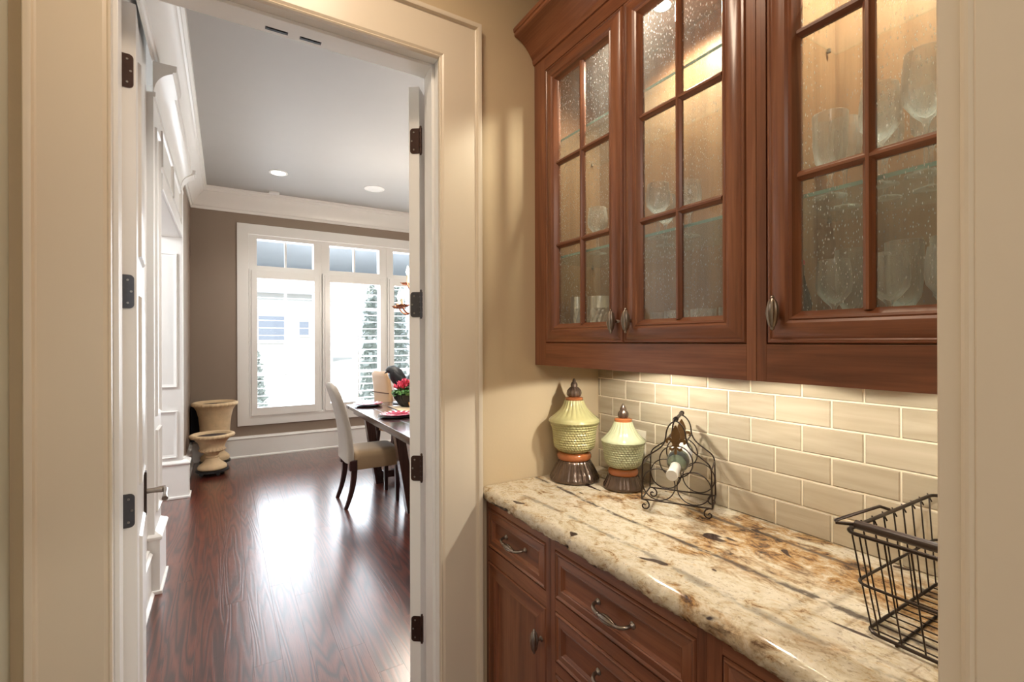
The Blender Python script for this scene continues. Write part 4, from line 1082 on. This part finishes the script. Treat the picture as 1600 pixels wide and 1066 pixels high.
bt = thing('wine_bottle', 'clear glass wine bottle with white foil neck lying in the rack', 'bottle', (1.240, 1.050, ZT+.0003), ra)
BZ = .1655; bt.scale = (.94, .94, .94); TA = math.radians(6); bt.rotation_euler = (TA, 0, ra)
bt.location = Vector((1.240, 1.050, ZT+.0003))+Matrix.Rotation(ra, 3, 'Z') @ Vector((0, .94*BZ*math.sin(TA), .94*BZ*(1-math.cos(TA))))
def alongy(prof, n=32, c=BZ): 
    m = MB().lathe(prof, (0, 0, 0), n, axis='y'); m.v = [(p[0], p[1], p[2]+c) for p in m.v]; return m
bgl = NT('bottle_glass').set(lin(150, 160, 134), .05, **{'Transmission Weight': .6, 'IOR': 1.3, 'Coat Weight': .6}).m
part('body', alongy([(.004, .180), (.030, .183), (.0365, .180), (.037, .17), (.037, .05), (.036, .038), (.031, .022), (.023, .006), (.0165, -.008), (.0155, -.02)]), bgl, bt, local=True, smooth=50)
part('foil', alongy([(.0158, -.004), (.018, -.010), (.0172, -.03), (.0178, -.036), (.0172, -.042), (.0176, -.07), (.0176, -.075), (.0192, -.077), (.0192, -.090), (.0172, -.093), (.004, -.093)]), plain('white_foil', lin(226, 222, 212), .3, .25, var=.06, scale=80, bump=.3, bscale=160), bt, local=True, smooth=40)
part('label', alongy([(.0374, .150), (.0374, .070)], 40), plain('white_paper_label', lin(232, 230, 226), .6), bt, local=True, smooth=50)
part('neck_band', alongy([(.0372, .050), (.0366, .040), (.0322, .0245)], 32), plain('dark_label_band', lin(46, 50, 52), .3), bt, local=True, smooth=50)

# ------------------------------------------------------------------ wire basket
bk = thing('wire_basket', 'black wire basket with a wooden bar handle at the right end of the worktop', 'basket', (1.235, .33, ZT+.0005))
def rrect(x0, x1, y0, y1, z, r=.022):
    pts = []
    for cx, cy2, a0 in ((x1-r, y1-r, 0), (x0+r, y1-r, 90), (x0+r, y0+r, 180), (x1-r, y0+r, 270)): pts += [(px, py, z) for px, py in arc(cx, cy2, r, a0, a0+90, 5)]
    return pts
b0, b1, b2 = (1.042, 1.392, .219, .436, ZT+.008), (1.025, 1.408, .2155, .447, ZT+.100), (1.010, 1.425, .2125, .458, ZT+.196)
for q, nm, r_ in ((b0, 'bottom_ring', .0034), (b1, 'middle_ring', .0028), (b2, 'rim', .0038)):
    part(nm, MB().tube(rrect(*q), r_, 8, closed=True), iron_m, bk, smooth=60)
def lerp(a, b, t): return a+(b-a)*t
def up_wire(fx0, fy0):
    pts = []
    for q in (b0, b1, b2): pts.append((lerp(q[0], q[1], fx0), lerp(q[2], q[3], fy0), q[4]))
    return pts
for i in range(9):
    f = .06+.88*i/8
    for fy in (0, 1):
        p = up_wire(f, fy); sgn = 1 if fy else -1
        part('upright_wire', MB().tube(p+[(p[2][0]+.004, p[2][1]+sgn*.004, p[2][2]+.004), (p[2][0]+.010, p[2][1]-sgn*.002, p[2][2]-.014)], .0016, 5), iron_m, bk, smooth=60)
for i in range(6):
    f = .10+.80*i/5
    for fx_ in (0, 1): part('upright_wire', MB().tube(up_wire(fx_, f), .0016, 5), iron_m, bk, smooth=60)
for i in range(13):
    x = lerp(b0[0], b0[1], .05+.9*i/12); part('floor_wire', MB().tube([(x, b0[2], ZT+.0075), (x, b0[3], ZT+.0075)], .0015, 5), iron_m, bk, smooth=60)
for i in range(3):
    y = lerp(b0[2], b0[3], .22+.28*i); part('floor_wire', MB().tube([(b0[0], y, ZT+.0036), (b0[1], y, ZT+.0036)], .0028, 5), iron_m, bk, smooth=60)
zr = ZT+.196
for sg, yy in ((1, .460), (-1, .2125)):
    hw_ = MB(); hw_.tube([(1.205, yy, zr+.004), (1.19, yy+sg*.012 if sg > 0 else yy+.004, zr+.010), (1.019, yy+sg*.018 if sg > 0 else yy+.004, zr+.012), (1.007, yy+sg*.012 if sg > 0 else yy+.006, zr+.012), (1.029, yy-sg*.004, zr+.010), (1.035, yy-sg*.012, zr+.010)], .0032, 7)
    ho = part('handle_arm', hw_, iron_m, bk, smooth=60)
part('grip', MB().tube([(1.035, .450, zr+.010), (1.035, .340, zr+.010), (1.035, .222, zr+.010)], .0085, 14), wood('basket_grip', 1, lin(40, 30, 26), lin(66, 50, 42), lin(86, 66, 54), .45), bk, smooth=60)

# ------------------------------------------------------------------ glasses and bottles inside the wall cabinets
def gprof(kind, h, r):
    if kind == 'wine':
        return [(r*.88, 0), (r*.86, .003), (r*.3, .006), (.0045, .014), (.004, h*.38), (.007, h*.43), (r*.55, h*.50), (r*.92, h*.60), (r, h*.70), (r*.97, h*.84), (r*.86, h), (r*.84, h-.0005), (r*.94, h*.84), (r*.965, h*.70), (r*.88, h*.605), (r*.5, h*.51), (.002, h*.46)]
    if kind == 'flute':
        return [(r*.95, 0), (r*.9, .003), (r*.3, .006), (.0045, .014), (.0075, h*.16), (.004, h*.22), (.0075, h*.28), (r*.5, h*.34), (r*.84, h*.44), (r*.95, h*.60), (r, h), (r*.97, h-.0005), (r*.91, h*.60), (r*.8, h*.45), (r*.45, h*.36), (.002, h*.33)]
    return [(r*.86, 0), (r*.9, .002), (r*.94, .01), (r, h), (r*.97, h-.0005), (r*.9, .012), (.002, .010)]
GM = {}
def glass(name, label, kind, x, y, z, h, r, group):
    k = (kind, h, r)
    if k not in GM: GM[k] = MB().lathe(gprof(kind, h, r), (0, 0, 0), 36, cap=False).mesh(name, stem_m, 60)
    o = bpy.data.objects.new(name, GM[k]); COL.objects.link(o); o.location = (x, y, z+.0006)
    return tag(o, label, 'glass', group)
NTH = ['first', 'second', 'third', 'fourth', 'fifth', 'sixth']
for i, (x, y) in enumerate(((1.20, .565), (1.20, .458), (1.20, .362))):
    glass('wine_glass', NTH[i]+' stemmed glass from the left, front row, floor of the right cabinet', 'wine', x, y, 1.470, .185, .036, 'glasses on the right cabinet floor')
for i, (x, y) in enumerate(((1.33, .585), (1.32, .475), (1.33, .395), (1.33, .295))):
    glass('wine_glass', NTH[i]+' tall glass from the left, back row, floor of the right cabinet', 'flute', x, y, 1.470, .225, .036, 'glasses on the right cabinet floor')
for i, (x, y, kd, h, r) in enumerate(((1.20, .572, 'flute', .19, .036), (1.21, .478, 'wine', .215, .038), (1.20, .395, 'wine', .245, .040), (1.20, .305, 'wine', .23, .040))):
    glass('goblet', NTH[i]+' goblet from the left, front row, middle shelf of the right cabinet', kd, x, y, 1.802, h, r, 'goblets on the right cabinet shelf')
for i, (x, y) in enumerate(((1.33, .60), (1.33, .515), (1.33, .43), (1.33, .34))):
    glass('goblet', NTH[i]+' goblet from the left, back row, middle shelf of the right cabinet', 'wine', x, y, 1.802, .22, .036, 'goblets on the right cabinet shelf')
for i, (x, y) in enumerate(((1.22, 1.40), (1.20, 1.085), (1.27, 1.02), (1.32, 1.16))):
    glass('wine_glass', NTH[i]+' wine glass listed from the doorway, shelf of the double cabinet', 'wine', x, y, 1.802, .175, .038, 'glasses on the double cabinet shelf')
for i, (x, y) in enumerate(((1.25, 1.12), (1.22, 1.03), (1.22, .93), (1.22, .835), (1.33, .80))):
    glass('tumbler', NTH[i]+' low tumbler from the left, floor of the double cabinet', 'tumbler', x, y, 1.470, .095, .036, 'tumblers on the double cabinet floor')
def can_(label, x, y, h, r, n, rows):
    t = thing('patterned_tin', label, 'tin', (x, y, 1.4704), group='silver tins in the double cabinet')
    ps = [(r, 0)]+[(r, h*.7*i/(rows*6)) for i in range(1, rows*6+1)]+[(r*1.03, h*.72), (r*1.03, h*.75), (r, h*.76), (r, h*.985), (r*.98, h), (r*.1, h*.995)]
    def mod(i, a, rr, z):
        if 0 < i < rows*6: return 1+.05*abs(math.sin(n*a+z*70))*abs(math.sin(n*a-z*70))
        return 1
    part('body', MB().lathe(ps, (0, 0, 0), 96, mod), plain('embossed_silver', lin(220, 214, 204), .28, .85, var=.1, scale=50), t, local=True, smooth=60)
can_('tall slim embossed silver tin at the left of the double cabinet', 1.200, 1.500, .175, .026, 6, 8)
can_('wide embossed silver tin right of the slim tin', 1.225, 1.395, .170, .046, 8, 7)
sb = thing('soda_bottle', 'small dark bottle with a red label at the left of the right cabinet', 'bottle', (1.175, .630, 1.4704))
part('body', MB().lathe([(.024, 0), (.027, .004), (.027, .03), (.025, .06), (.027, .085), (.025, .105), (.016, .135), (.0115, .16), (.0115, .182)], (0, 0, 0), 28), plain('dark_bottle', lin(28, 22, 20), .08), sb, local=True, smooth=50)
part('label', MB().lathe([(.0275, .022), (.0275, .060)], (0, 0, 0), 28, cap=False), plain('red_label', lin(190, 36, 52), .4), sb, local=True, smooth=50)
part('cap', MB().lathe([(.013, .181), (.0135, .186), (.0125, .192), (.004, .193)], (0, 0, 0), 20), plain('red_cap', lin(190, 40, 50), .35), sb, local=True, smooth=50)
